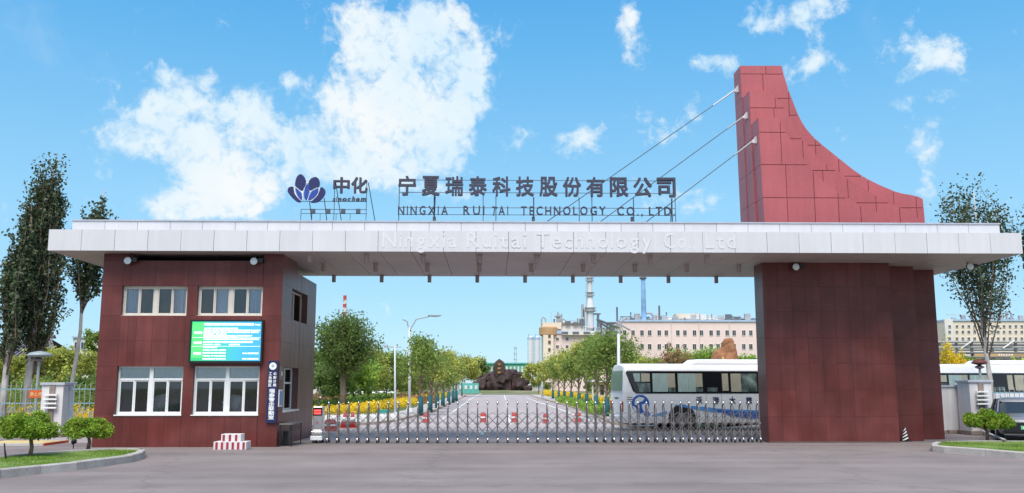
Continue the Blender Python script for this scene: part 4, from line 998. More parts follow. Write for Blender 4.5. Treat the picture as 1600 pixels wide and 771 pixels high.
# ================================================================== SMALL THINGS IN THE FORECOURT
a = G(333, 703.5); b = G(384, 703.5); yb = a.y; d_ = .55
sb = thing('step_block', 'two tier concrete block painted in red and white stripes', 'step block', ((a.x+b.x)/2, yb, 0))
w_ = b.x - a.x; z1, z2 = .24, .46
MB().box(a.x, b.x, yb, yb+d_, 0, z1).build('lower_tier', WALLW, sb, bevel=.012); MB().box(a.x+w_*.20, b.x-w_*.19, yb+.08, yb+d_-.06, z1, z2).build('upper_tier', WALLW, sb, bevel=.012)
for i in range(6):
    x = a.x + w_*(.06 + i*.165); MB().box(x, x+w_*.075, yb-.004, yb+.02, .015, z1-.015).build('stripe', STRIPER, sb)
for i in range(3):
    x = a.x + w_*(.245 + i*.19); MB().box(x, x+w_*.075, yb+.076, yb+.1, z1+.01, z2-.015).build('stripe', STRIPER, sb)
tx = BX1 + .05; ty0, ty1 = side_y(436.5), side_y(462)
tb = thing('metal_rack', 'dark metal rack table against the guardhouse side wall', 'table', (tx+.25, (ty0+ty1)/2, 0))
MB().box(tx, tx+.42, YB+.05, YB+1.55, .68, .72).build('top', STEELDK, tb)
for y in (YB+.08, YB+1.52):
    for x in (tx+.03, tx+.39): MB().cyl((x, y, 0), (x, y, .68), .018, n=6).build('leg', BLACKP, tb)
for z in (.50, .60): MB().cyl((tx+.39, YB+.08, z), (tx+.39, YB+1.52, z), .012, n=6).build('rail', BLACKP, tb)
for i in range(6): MB().cyl((tx+.39, YB+.2+i*.23, .5), (tx+.39, YB+.2+i*.23, .68), .008, n=5).build('rail', BLACKP, tb)
MB().box(tx+.03, tx+.2, YB+.5, YB+.8, .0, .45).build('drawer_box', BLACKP, tb)

def cone(name, label, loc, h, r, body, band, spiral=False, group=None):
    t = thing(name, label, 'traffic cone', tuple(loc), group)
    B = Vector(loc); MB().box(B.x-r*1.15, B.x+r*1.15, B.y-r*1.15, B.y+r*1.15, 0 + B.z, B.z+.035).build('base', body if not spiral else CONEB, t)
    MB().lathe([(r*.86, .035), (r*.2, h-.02), (r*.12, h)], B, 16).build('cone', body, t, smooth=True)
    f = lambda z: r*.86 + (r*.2 - r*.86)*(z-.035)/(h-.055) + .004
    if spiral:
        m = MB()
        for k in range(4):
            z0 = h*(.10 + k*.21); vs = []; n = 18
            for i in range(n+1):
                t_ = 2*math.pi*i/n; zc = z0 + .055*math.cos(t_ + .6); 
                for dz in (0, h*.095): vs.append((B.x+f(zc+dz)*math.cos(t_), B.y+f(zc+dz)*math.sin(t_), B.z+zc+dz))
            m.add(vs, [(2*i, 2*i+2, 2*i+3, 2*i+1) for i in range(n)])
        m.build('white_stripes', SIGNW, t, smooth=True)
    else: MB().lathe([(f(h*.40), h*.40), (f(h*.66), h*.66)], B, 16).build('white_band', SIGNW, t, smooth=True)
    return t
cone('striped_cone', 'black and white striped cone at the foot of the stepped granite pylon', (PX(1411.5, 680, 31.75), 31.62, 0), .50, .13, CONEB, SIGNW, True)
for px, py, lab in ((538.5, 669, 'red cone with white band beside the wide red drum nearer the guardhouse'), (550.5, 669, 'red cone with white band, second from the guardhouse behind the gate')):
    cone('traffic_cone', lab, G(px, py), .72, .24, CONER, SIGNW, group='red cones behind the gate')
DR = [(516, 674, .46, 'largest red drum with white arrow band behind the gate near the guardhouse'), (666, 661, .30, 'small red drum in front of the teal tree wraps behind the gate'), (755, 660, .28, 'red drum standing west of the dark rock pile axis behind the gate'),
      (804, 660, .28, 'red drum in the middle of the avenue below the dark rocks'), (853, 662, .26, 'thin red drum east of the avenue middle behind the gate'), (903, 660, .30, 'red drum nearest the white coach behind the gate')]
for px, py, w_, lab in DR:
    q = G(px, py); t = thing('traffic_drum', lab, 'traffic drum', tuple(q), 'red drums behind the gate'); r = w_/2 * 1.15
    MB().lathe([(r*1.2, 0), (r*1.2, .05), (r, .07), (r*.93, .38), (r*.8, .46), (r*.35, .50)], q, 14).build('body', CONER, t, smooth=False); MB().lathe([(r*.99, .22), (r*.975, .29)], q, 14).build('white_band', SIGNW, t)

# ---- shrubs on the islands
def shrub(label, px, py, pybase, wpx, hpx, seed, n=5200, group='clipped shrubs on the kerbed lawns', two=False):
    g = random.Random(seed); gn = np.random.default_rng(seed); B = G(px, pybase); B.z = .1; Y = B.y; c = P(px, py, Y); sc = 1447 / Y; rx = wpx/2/sc; rz = hpx/2/sc
    root = thing('clipped_shrub', label, 'shrub', tuple(B), group); m = MB(); pts = [B, B + Vector((.03, 0, (c.z-B.z)*.35)), B + Vector((-.02, .02, (c.z-B.z)*.62))]
    m.tube(pts, 1, 8, rs=[.062, .05, .045]); cl = []
    for k in range(24):
        a = k*2.4 + g.random(); u = math.sqrt((k+.5)/24); zt = math.sqrt(max(0, 1-u*u*.9)) * g.uniform(.2, .8) - .35 * u * 0
        e = Vector((c.x + rx*.84*u*math.cos(a)*g.uniform(.85, 1.12), c.y + rx*.84*u*math.sin(a)*g.uniform(.85, 1.12), c.z - rz*.55 + rz*zt*1.5))
        mid = pts[2].lerp(e, .5) - Vector((0, 0, rz*.18)); m.tube([pts[2], mid, e], 1, 5, rs=[.028, .018, .006]); cl.append((e, g.uniform(.20, .33)*rx))
    m.build('trunk', BARK, root, smooth=True); out = []
    for e, r in cl:
        k = int(n * 2.1) // len(cl); d = gn.normal(size=(k, 3)); d /= np.linalg.norm(d, axis=1, keepdims=True); d *= gn.uniform(.5, 1.2, (k, 1)) * r * 1.08 * np.array([1.0, 1.0, .80]); out.append(np.array(e) + d)
    put('crown', leaf_mesh('crown', np.concatenate(out) - np.array(B), .036, L_BUSH, up=.5, aspect=2.2, seed=seed), L_BUSH, root)
shrub('larger clipped shrub with a stout trunk on the grassy island near the white gate pier', 46, 667, 722, 90, 44, 11, 9000)
shrub('smaller loose clipped shrub on the island in front of the guardhouse corner', 137, 667, 709, 72, 42, 12, 6500)
shrub('round clipped shrub on the lawn island in front of the silver grey car', 1543, 656, 695, 70, 36, 13, 9000)
q = G(114, 707); sl = thing('garden_spotlight', 'tiny black garden spotlight standing in the grass between two shrubs', 'spotlight', (q.x, q.y, .1)); MB().cyl((q.x, q.y, .1), (q.x, q.y, .24), .015, n=6).build('stake', BLACKP, sl); MB().cyl((q.x-.05, q.y-.02, .26), (q.x+.06, q.y+.02, .32), .055, .06, 10).build('housing', BLACKP, sl)
q = G(8, 727); sk = thing('garden_stake', 'forked dark stake stuck in the grass beside the larger shrub', 'stake', (q.x, q.y, .1)); MB().cyl((q.x, q.y, .1), (q.x-.06, q.y, .52), .018, n=5).build('stake', BLACKP, sk); MB().cyl((q.x+.04, q.y, .1), (q.x-.03, q.y, .36), .014, n=5).build('prop', BLACKP, sk)
a = G(1534, 686); b = G(1571, 698); wp = thing('white_pole', 'slim white pole lying on the lawn under the round shrub', 'pole', (a.x, a.y, .12)); MB().cyl((a.x, a.y, .30), (b.x, b.y, .20), .035, n=8).build('tube', WHITEP, wp); MB().cyl((b.x, b.y, .12), (b.x, b.y, .22), .04, n=6).build('end_peg', STEELDK, wp); MB().cyl((a.x+.1, a.y, .08), (a.x+.1, a.y, .29), .03, n=6).build('end_peg', STEELDK, wp)
a = G(-30, 697); b = G(66, 697); pad = thing('loading_pad', 'low flat pale pad with orange painted edge behind the larger shrub', 'pad', ((a.x+b.x)/2, a.y, 0)); ya = a.y
MB().box(a.x, b.x, ya, ya+1.7, 0, .07).build('slab', PAVE, pad); MB().box(a.x, b.x+.0, ya-.03, ya-.002, 0, .06).build('edge_strip', PAVE, pad); MB().box(b.x+.002, b.x+.05, ya-.03, ya+1.7, 0, .075).build('edge_strip', ORANGE, pad); MB().box(a.x, b.x-.1, ya+.15, ya+1.55, .07, .078).build('yellow_top', YELLOW, pad)

# ================================================================== WALLS AND FENCES
def pier(label, px0, px1, pxs, pyt, pyb, east):
    """whitewashed gate pier with stone louvres; px0..px1 front face, pxs the far edge of the visible side"""
    Y = G((px0+px1)/2, pyb).y; x0, x1 = PX(px0, 640, Y), PX(px1, 640, Y); z = PZ(px0, pyt, Y); dp = .95
    t = thing('gate_pier', label, 'pier', ((x0+x1)/2, Y, 0), 'white gate piers')
    MB().box(x0, x1, Y, Y+dp, .12, z-.10).build('shaft', WALLW, t, bevel=.015); MB().box(x0-.06, x1+.06, Y-.06, Y+dp+.06, z-.10, z).build('cap', COPING, t, bevel=.015); MB().box(x0-.08, x1+.08, Y-.08, Y+dp+.08, 0, .16).build('plinth', STONEB, t, bevel=.02)
    xm = (x0+x1)/2; MB().box(xm-.10, xm+.10, Y-.05, Y-.002, .18, z-.12).build('stone_strip', STONEB, t)
    for i in range(4): MB().box(xm-.24, xm+.24, Y-.17, Y-.052, z-.95+i*.155, z-.89+i*.155).build('louvre', SIGNW, t, bevel=.008)
    return t, Y, x0, x1, z
pw, YPW, wx0, wx1, wz = pier('white louvred gate pier standing between the blue fence and the guardhouse', 63, 97, 117, 598, 684, False)
pe, YPE, ex0, ex1, ez_ = pier('white louvred gate pier at the end of the white wall, round shrub before it', 1517, 1552, 1508, 594, 680, True)
wxl = CX_1 - .1; Yw = 36.6; lw = thing('boundary_wall', 'plain whitewashed wall between the granite pylon and the louvred pier', 'wall', ((wxl+ex0)/2, Yw, 0))
zw = PZ(1500, 602, Yw); MB().box(wxl, ex0+.3, Yw, Yw+.3, 0, zw-.08).build('wall_body', WALLW, lw); MB().box(wxl, ex0+.3, Yw-.05, Yw+.35, zw-.08, zw).build('coping', COPING, lw)
for i in range(7):
    x = wxl + .9 + i*.33*1.1; 
    if x + .3 < ex0 + .1: MB().box(x, x+.33, Yw-.22, Yw-.01, 0, .10 + .05*random.random()).build('base_stone', STONEB, lw)
def fence(label, x0, x1, Y, h, colA, colB, pitch=.19, group='iron railings beside the gate'):
    t = thing('iron_fence', label, 'fence', (x0, Y, 0), group); 
    MB().box(x0, x1, Y-.12, Y+.12, 0, .22).build('kerb_base', WALLW, t)
    for z in (.35, h*.62, h-.22): MB().box(x0, x1, Y-.02, Y+.02, z, z+.045).build('rail', colA, t)
    n = int((x1-x0)/pitch); pk = MB().box(-.009, .009, -.009, .009, .22, h-.1); pk.cyl((0, 0, h-.1), (0, 0, h+.04), .020, .002, 4); pm = pk.mesh('picket'); pm.materials.append(colB)
    for i in range(n+1): put('picket', pm, None, t, (x0 + i*(x1-x0)/n, Y-.035, 0))
    sc = MB(); 
    for k in range(14): a = k/13*4.2*math.pi; r = .035 + .13*k/13; sc.v.append((r*math.cos(a), 0, r*math.sin(a)))
    pts = sc.v; m = MB().tube(pts, .014, 4); sm = m.mesh('scroll'); sm.materials.append(colA)
    k = int((x1-x0)/.36)
    for i in range(k): put('scroll', sm, None, t, (x0 + (i+.5)*(x1-x0)/k, Y-.06, h*.62-.22 if i % 2 else h*.62-.38))
    return t
fence('pale blue and white iron railing running up to the louvred pier under poplars', -30, wx0, YPW+.45, 1.95, FENCEB, FENCEW)
fence('short pale blue iron railing between the louvred pier and the guardhouse', wx1, BX0-.05, YPW+.5, 1.95, FENCEB, FENCEW)
fence('pale blue and white iron railing behind the silver grey car', ex1, 36, YPE+.5, 1.8, FENCEB, FENCEW)
q = P(60, 616, YPW+.36); os_ = thing('fence_sign', 'small orange sign board with yellow characters hung on the blue railing', 'sign', tuple(q)); MB().box(q.x-.34, q.x+.34, q.y-.015, q.y+.015, q.z-.14, q.z+.14).build('board', ORANGE, os_)
for i, ch in enumerate('禁止停车'):
    me, _, _ = text_mesh(ch, w=.12, h=.14, depth=.003, bold=.03); put('character', me, YELLOW, os_, (q.x-.29+i*.15, q.y-.0165, q.z-.07))

# ---- lamps
def dome_lamp(label, px, pyt, Y, hr, colour, head_r=.28):
    q = P(px, pyt, Y); t = thing('garden_lamp', label, 'lamp', (q.x, Y, 0)); MB().tube([(q.x, Y, 0), (q.x, Y, q.z*.5), (q.x, Y, q.z-.12)], 1, 8, rs=[.07, .06, .05]).build('post', POLEG, t)
    MB().lathe([(.06, -.28), (.17, -.24), (.19, -.19), (.07, -.13)], q, 12).build('collar', STEELDK, t); MB().lathe([(.05, -.13), (head_r*1.15, -.06), (head_r*1.2, -.03), (head_r*.8, .07), (.06, .13)], q, 16).build('dome', colour, t, smooth=True); return t
dome_lamp('garden lamp with a wide pale dome behind the blue railing', 62, 554, 36.2, .3, LAMPG, .40)
dome_lamp('garden lamp with a flat reddish dome behind the white wall', 1530, 566, 37.6, .3, DKRED, .26)
def street_lamp(label, px, pyb, pyt, arms, r=.09, grp='tall lamp posts along the avenue', head=True):
    B = G(px, pyb); Y = B.y; T = P(px-.5, pyt, Y); t = thing('street_lamp', label, 'lamp post', tuple(B), grp)
    MB().tube([B, B.lerp(T, .5), T], 1, 8, rs=[r*1.15, r, r*.7]).build('pole', POLE, t, smooth=True); MB().box(B.x-.2, B.x+.2, Y-.2, Y+.2, 0, .35).build('base_block', WALLW, t)
    for dx, dz, l in arms:
        mid = T + Vector((dx*.35, 0, dz*.75)); e = T + Vector((dx, 0, dz)); MB().tube([T - Vector((0, 0, .25)), mid, e], .045, 6).build('arm', POLEG, t)
        if l: MB().lathe([(.0, 0)], (0, 0, 0), 3) if False else None; h = MB().ball((e.x + math.copysign(.35, dx), Y, e.z + .06), .48, .16, .085, 10, 6).build('lamp_head', LAMPG, t, smooth=True)
    return t
street_lamp('tall grey lamp post with a long curved arm behind the gate', 640, 646, 512, [(1.35, .75, 1), (-.45, .55, 0)])
t = street_lamp('plain white camera pole with a small crossbar west of the curved lamp post', 617.5, 655, 541, [], .055)
T = P(617, 541, G(617.5, 655).y); m = MB().cyl((T.x-.55, T.y, T.z-.05), (T.x+.35, T.y, T.z-.05), .03, n=6); m.box(T.x-.6, T.x-.4, T.y-.2, T.y+.1, T.z-.1, T.z+.04); m.build('crossbar', POLEG, t)
street_lamp('short white post at the far bend by the dark rocks', 715.5, 622, 584, [], .14)
street_lamp('short white post on the pavement before the tree row', 847.5, 624, 592, [], .13)
street_lamp('tall white lamp post rising behind the white coach', 967, 658, 522, [(.5, .9, 0)], .10)

# ================================================================== COACHES
def coach(label, X, Y, yaw, Lg=11.5, H=2.86, deco=True, group='white coaches'):
    """local frame: x forward, the near side at y=0, z up"""
    t = thing('coach', label, 'bus', (0, 0, 0), group); Wd = 2.45
    prof = [(0, .34), (0, 1.0), (.0, 1.62), (.05, 2.3), (.10, 2.52), (.20, H-.19), (.42, H-.10), (1.225, H-.05)]
    sec = [(y, z) for y, z in prof] + [(Wd-y, z) for y, z in prof[::-1][1:]]
    st = [(0.0, .16, .06), (.05, .05, .02), (.16, 0, 0), (Lg-.5, 0, 0), (Lg-.15, .06, .05), (Lg, .18, .2)]
    m = MB(); n = len(sec); vs = []
    for x, iy, iz in st:
        for y, z in sec:
            lean = .08*max(0, (z-1.55))/1.2 if x < 1 else -.35*max(0, (z-1.2))/1.4
            vs.append((x + lean*(1 if x < .5 or x > Lg-.6 else 0), 1.225 + (y-1.225)*(1-iy/1.3), .34 + (z-.34)*(1-iz/2.5)))
    fs = [(i*n+j, (i+1)*n+j, (i+1)*n+(j+1) % n, i*n+(j+1) % n) for i in range(len(st)-1) for j in range(n)] + [tuple(range(n)), tuple((len(st)-1)*n + j for j in range(n-1, -1, -1))]
    m.add(vs, fs); body = m.build('body', BUSW, t, smooth=False)
    # window band, slanted at its rear end
    z0, z1 = 1.56, 2.45
    def yy(z): return .05*(z-1.62)/.68 if z > 1.62 else 0
    band = MB(); px_ = [(.20, z1+.03), (.14, z1-.04), (.42, z0+.10), (.55, z0-.01), (Lg-.7, z0-.01), (Lg-.45, z1+.03)]
    v = [(x, yy(z)-.012, z) for x, z in px_] + [(x, yy(z)+.03, z) for x, z in px_]; k = len(px_)
    band.add(v, [tuple(range(k)), tuple(range(2*k-1, k-1, -1))] + [(i, k+i, k+(i+1) % k, (i+1) % k) for i in range(k)]); bd = band.build('window_band', BUSGL, t)
    def pane(x0, x1, a, b, m_, sl=0):
        q = [(x0+sl, a), (x1, a), (x1, b), (x0, b)]; mm = MB(); v = [(x, yy(z)-.018, z) for x, z in q] + [(x, yy(z)-.0125, z) for x, z in q]; mm.add(v, [(0,1,2,3),(7,6,5,4),(0,4,5,1),(1,5,6,2),(2,6,7,3),(3,7,4,0)]); mm.build('pane', m_, bd)
    pane(.44, .74, 2.04, 2.38, BUSCURT, .08); pane(.79, 1.16, 2.04, 2.38, BUSTAN); pane(.60, 1.16, 1.62, 1.98, BUSSEE, .10)
    pane(1.27, 1.92, 1.62, 2.38, BUSCURT); pane(1.92, 2.24, 1.80, 2.38, BUSTAN); pane(1.94, 2.24, 1.62, 1.80, BUSSEE)
    pane(2.36, 3.12, 1.62, 2.38, BUSCURT); pane(3.12, 3.43, 1.82, 2.38, BUSTAN); pane(3.14, 3.43, 1.62, 1.82, BUSSEE)
    pane(3.62, 4.06, 1.62, 1.80, BUSSEE); pane(4.28, 4.55, 1.66, 2.38, BUSTAN); pane(4.66, 5.10, 1.62, 2.38, BUSTAN); pane(5.10, 5.8, 1.62, 2.38, BUSSEE)
    pane(5.95, 7.0, 1.62, 2.38, BUSCURT); pane(7.15, 8.3, 1.62, 2.38, BUSSEE); pane(8.45, 9.6, 1.62, 2.38, BUSTAN); pane(9.75, Lg-.75, 1.62, 2.38, BUSSEE)
    # rear window, lamps, vents
    m = MB(); m.add([(-.02, .22, 1.66), (-.02, 2.23, 1.66), (.045, 2.22, 2.50), (.045, .24, 2.50), (.06, .22, 1.66), (.06, 2.23, 1.66), (.12, 2.22, 2.50), (.12, .24, 2.50)], [(0,1,2,3),(7,6,5,4),(0,4,5,1),(1,5,6,2),(2,6,7,3),(3,7,4,0)]); m.build('rear_window', mat('greenish_rear_glass', (.20, .30, .29), .1) if deco else bpy.data.materials['greenish_rear_glass'], t)
    for y in (.10, 2.1): MB().box(-.02, .07, y, y+.26, .80, 1.22).build('tail_light', TAIL, t)
    MB().box(.0, .05, .9, 1.6, 1.32, 1.38).build('rear_handle', BLACKP, t); MB().box(-.06, .1, .05, 2.4, .36, .62).build('rear_bumper', BUSW, t, bevel=.03)
    for i in range(3): MB().box(.16, .40, -.006, .02, 1.20+i*.09, 1.225+i*.09).build('vent_slot', BLACKP, t)
    # roof pod
    MB().add([(3.1, .45, H-.09), (10.5, .45, H-.09), (10.5, 2.0, H-.09), (3.1, 2.0, H-.09), (3.4, .52, H+.13), (10.3, .52, H+.13), (10.3, 1.93, H+.13), (3.4, 1.93, H+.13)], [(0,3,2,1),(4,5,6,7),(0,1,5,4),(1,2,6,5),(2,3,7,6),(3,0,4,7)]).build('roof_pod', BUSW, t, bevel=.06)
    # wheels in arches
    for x in (2.5, Lg-2.4):
        for y, s in ((.02, -1), (Wd-.02, 1)):
            a = MB().cyl((x, y-s*.10, .5), (x, y+s*.027, .5), .60, n=24).build('wheel_arch', CONEB, t)
            w = bpy.data.objects.new('wheel', None); COL.objects.link(w); w.parent = t
            MB().cyl((x, y-s*.25, .48), (x, y+s*.045, .48), .48, n=24).build('tyre', TYRE, w); MB().cyl((x, y, .48), (x, y+s*.06, .48), .27, n=18).build('rim', RIM, w); MB().cyl((x, y, .48), (x, y+s*.085, .48), .10, n=10).build('hub', CARSIL, w)
    MB().box(.3, Lg-.3, .25, Wd-.25, .25, .36).build('underbody', CONEB, t)
    for x in (3.55, 4.22): MB().box(x, x+.012, -.004, .02, .45, 1.54).build('door_seam', STEELDK, t)
    if deco:
        MB().cyl((.73, -.012, 1.12), (.73, .01, 1.12), .38, n=28).build('globe_decal', BLUEDEC, t)
        for pts in ([(0.50, 1.30), (0.68, 1.42), (0.90, 1.36), (0.83, 1.24), (0.68, 1.2), (0.60, 1.05), (0.48, 1.1)], [(0.78, 1.1), (1.00, 1.16), (1.08, 1.0), (0.88, .78), (0.80, .95)], [(0.38, 1.05), (0.50, 1.0), (0.58, .82), (0.46, .85)]):
            MB().prism_xz(pts, -.018, -.0125).build('continent_decal', SIGNW, t)
        MB().prism_xz([(0.83, .70), (1.00, .58), (1.16, .68), (1.04, .84)], -.012, .01).build('diamond_decal', BLUEDEC, t)
        def ribbon(ptsa, ptsb, m_, y): pa = catmull(ptsa, 5); pb = catmull(ptsb, 5); MB().prism_xz(pa + pb[::-1], y, .01).build('stripe_decal', m_, t)
        ribbon([(2.2, 1.10), (3.4, 1.0), (4.8, .88), (8, .82), (10.9, 1.0)], [(2.2, 1.06), (3.4, .84), (4.8, .70), (8, .60), (10.9, .76)], SKYDEC, -.012)
        ribbon([(3.9, .90), (4.6, .82), (5.6, .78), (8.5, .80), (10.9, .9)], [(3.9, .86), (4.6, .64), (5.6, .50), (8.5, .5), (10.9, .6)], BLUEDEC, -.018); ribbon([(1.2, .66), (1.5, .74), (1.85, .84)], [(1.2, .60), (1.5, .64), (1.85, .68)], SKYDEC, -.012)
        for i, ch in enumerate('沃游大旅'):
            me, _, _ = text_mesh(ch, w=.27, h=.30, depth=.004, bold=.012); put('character', me, BUSGL if False else NAVY, t, (3.12 + i*.72, -.0125, 1.12))
    for ch in [c for c in t.children_recursive]: pass
    t.location = (X, Y, 0); t.rotation_euler = (0, 0, yaw); return t
q = G(975, 681); Yc = 38.4
coach('white coach with a blue globe and wave stripes parked behind the gate', PX(974, 640, Yc), Yc, R(5.5))
coach('white coach parked behind the white wall and blue railing', PX(1440, 640, 46), 45.5, R(2), H=3.0, deco=False)

# ================================================================== CARS
def car(label, loc, yaw, paint, group=None, detail=True):
    """local frame: front towards -y, width along x"""
    t = thing('parked_car', label, 'car', (0, 0, 0), group); hw = .92
    st = [(-2.28, .62, .42, .66), (-2.20, .80, .30, .80), (-1.95, .90, .26, .92), (-1.2, hw, .25, 1.02), (-.6, hw, .25, 1.06), (.8, hw, .25, 1.08), (1.7, .91, .28, 1.10), (2.2, .86, .34, 1.06), (2.32, .78, .42, .92)]
    def loft(rows, fsec):
        vs = []; 
        for r in rows: vs += fsec(r)
        k = len(fsec(rows[0])); m = MB(); m.add(vs, [(i*k+j, i*k+(j+1) % k, (i+1)*k+(j+1) % k, (i+1)*k+j) for i in range(len(rows)-1) for j in range(k)] + [tuple(range(k)), tuple((len(rows)-1)*k+j for j in range(k-1, -1, -1))]); return m
    sec = lambda r: [(-r[1]*.93, r[0], r[2]), (-r[1], r[0], r[2]+.16), (-r[1], r[0], r[3]-.18), (-r[1]*.90, r[0], r[3]-.03), (-r[1]*.5, r[0], r[3]+.02), (0, r[0], r[3]+.03), (r[1]*.5, r[0], r[3]+.02), (r[1]*.90, r[0], r[3]-.03), (r[1], r[0], r[3]-.18), (r[1], r[0], r[2]+.16), (r[1]*.93, r[0], r[2])]
    b = loft(st, sec).build('body', paint, t, smooth=True)
    cab = [(-1.22, .80, 1.02, 1.05), (-.55, .74, 1.04, 1.48), (-.2, .70, 1.05, 1.60), (1.1, .70, 1.06, 1.60), (1.75, .72, 1.07, 1.42), (2.15, .76, 1.05, 1.09)]
    cs_ = lambda r: [(-r[1]-.08*(r[3]-1)/.6*0-.06, r[0], r[2]), (-r[1]+.05, r[0], r[3]-.05), (-r[1]*.7, r[0], r[3]), (r[1]*.7, r[0], r[3]), (r[1]-.05, r[0], r[3]-.05), (r[1]+.06, r[0], r[2])]
    loft(cab, cs_).build('glasshouse', CARGL, t, smooth=False)
    rf = [(-.58, .70, 1.45, 1.495), (-.2, .67, 1.56, 1.62), (1.1, .67, 1.56, 1.62), (1.8, .69, 1.38, 1.43)]; loft(rf, cs_).build('roof', paint, t, smooth=True)
    for s in (-1, 1):
        m = MB().tube([(s*.83, -1.15, 1.05), (s*.72, -.45, 1.50)], .035, 5); m.tube([(s*.80, .35, 1.06), (s*.70, .35, 1.56)], .035, 5); m.tube([(s*.82, 1.75, 1.1), (s*.70, 1.35, 1.54)], .06, 5); m.build('pillar', paint, t)
        for y in (-1.42, 1.42):
            MB().cyl((s*.86, y, .35), (s*.935, y, .35), .385, n=20).build('wheel_arch', CONEB, t); w = bpy.data.objects.new('wheel', None); COL.objects.link(w); w.parent = t
            MB().cyl((s*.72, y, .33), (s*.95, y, .33), .33, n=20).build('tyre', TYRE, w); MB().cyl((s*.9, y, .33), (s*.965, y, .33), .20, n=12).build('rim', RIM, w)
        if detail:
            MB().add([(s*.50, -2.19, .72), (s*.84, -2.02, .74), (s*.86, -1.92, .84), (s*.48, -2.14, .82), (s*.50, -2.25, .72), (s*.86, -2.07, .74), (s*.88, -1.95, .84), (s*.48, -2.19, .82)], [(0,1,2,3),(7,6,5,4),(0,4,5,1),(1,5,6,2),(2,6,7,3),(3,7,4,0)]).build('headlight', LENS, t)
            MB().ball((s*1.03, -.85, 1.13), .13, .08, .09, 8, 6).build('mirror', BLACKP, t, smooth=True)
            MB().tube([(s*.62, -.15, 1.63), (s*.62, -.1, 1.67), (s*.62, 1.1, 1.67), (s*.62, 1.2, 1.63)], .018, 5).build('roof_rail', CARSIL, t)
            MB().box(s*.62-.12, s*.62+.12, -2.27, -2.15, .40, .48).build('fog_lamp', TAIL if s < 0 else LENS, t)
    if detail:
        MB().box(-.74, .74, -2.295, -2.0, .36, .70).build('grille', BLACKP, t); MB().box(-.80, .80, -2.31, -2.0, .715, .765).build('grille_trim', CARSIL, t)
        MB().box(-.24, .24, -2.335, -2.296, .46, .60).build('licence_plate', PLATE, t); MB().box(-.8, .8, -2.27, -2.1, .28, .36).build('front_lip', CONEB, t)
        m = MB(); [m.box(-.17+i*.07, -.13+i*.07, -2.339, -2.3355, .50, .56) for i in range(6)]; m.build('plate_characters', SIGNW, t)
    t.location = loc; t.rotation_euler = (0, 0, yaw); t.scale = (1, 1, .9); return t
q = G(1606, 691); car('silver grey car with a wide black grille and green plate by the lawn island', (q.x + 1.0, q.y + 2.0, 0), R(-25), CARDK)
for i, (px, py, yw, lab) in enumerate(((566, 622, 82, 'white car parked beyond the hedges under the big willow like tree'), (583, 621.5, 80, 'pale white car in the middle of three beyond the hedges'), (597, 622, 78, 'white car parked beyond the hedges nearest the camera pole'))):
    q = G(px, py); 
    c = car(lab, (q.x, min(q.y, 150), 0), R(yw), CARW, 'white cars beyond the hedges', False)

# ================================================================== PLANT AND BUILDINGS BEYOND
def far_window_mesh(w, h, frm):
    m = MB(); t = .07 * w
    for b in ((-w/2, -w/2+t, -h/2, h/2), (w/2-t, w/2, -h/2, h/2), (-w/2+t, w/2-t, -h/2, -h/2+t), (-w/2+t, w/2-t, h/2-t, h/2), (-t*.3, t*.3, -h/2+t, h/2-t)): m.box(b[0], b[1], -.12, .02, b[2], b[3])
    f = m.mesh('window'); f.materials.append(frm); p = MB().box(-w/2+t, w/2-t, -.03, .02, -h/2+t, h/2-t).mesh('pane'); p.materials.append(WINDK); return f, p
def far_windows(parent, Y, cols, rows, wpx, hpx, frm):
    sc = 1447 / Y; f, p = far_window_mesh(wpx/sc, hpx/sc, frm)
    for py in rows:
        for px in cols:
            q = P(px, py, Y); w = put('window', f, None, parent, (q.x, Y-.02, q.z)); put('pane', p, None, w, (q.x, Y-.02, q.z))
Y1 = 260
pk_ = thing('factory_block', 'long pale pink factory block with paired windows behind the coach', 'building', (PX(1120, 560, Y1), Y1, 0))
x0, x1 = PX(969, 530, Y1), PX(1340, 530, Y1); zt = PZ(1080, 503, Y1); m = MB().box(x0, x1, Y1, Y1+26, 0, zt).build('wall', PINK, pk_)
MB().box(x0-.2, x1+.2, Y1-.35, Y1+26.2, zt, zt+.5).build('roof_edge', LTBLUE, pk_)
for px in (1049, 1093, 1140): q = P(px, 530, Y1); MB().cyl((q.x, Y1-.2, 0), (q.x, Y1-.2, zt), .09, n=6).build('drainpipe', PALE, pk_)
far_windows(pk_, Y1, [976, 989, 1003, 1015, 1030, 1041, 1059, 1070, 1085, 1096, 1111, 1122, 1136, 1147, 1162, 1173, 1187, 1198], [520.5, 542, 564], 6.2, 9, WHITEFR)
g = random.Random(5)
for i in range(64):                                                  # vents, ducts and tanks along its roof
    px = 972 + i*3.55 + g.uniform(-2, 2); q = P(px, 502, Y1 + g.choice([3, 4.5, 7])); k = i % 4; h = g.uniform(.6, 2.4)
    m = MB()
    if k == 0: m.cyl((q.x, q.y, zt+.4), (q.x, q.y, zt+.5+h), .16, n=6); m.cyl((q.x, q.y, zt+.5+h), (q.x, q.y, zt+.7+h), .3, .02, 6); nm = 'roof_vent'
    elif k == 1: m.cyl((q.x-.9, q.y, zt+.9), (q.x+.9, q.y, zt+.9), .42, n=10); m.box(q.x-.7, q.x+.7, q.y-.3, q.y+.3, zt+.4, zt+.6); nm = 'roof_tank'
    elif k == 2: m.tube([(q.x-1.6, q.y-.5, zt+.4), (q.x-1.6, q.y-.5, zt+.6+h*.5), (q.x+1.6, q.y-.5, zt+.6+h*.5), (q.x+1.6, q.y-.5, zt+.4)], .13, 6); nm = 'roof_pipe'
    else: m.box(q.x-.8, q.x+.8, q.y-.6, q.y+.6, zt+.4, zt+.6+h*.8); nm = 'roof_duct'
    m.build(nm, g.choice([PIPE, PIPE, PALE, PIPEDK]), pk_)
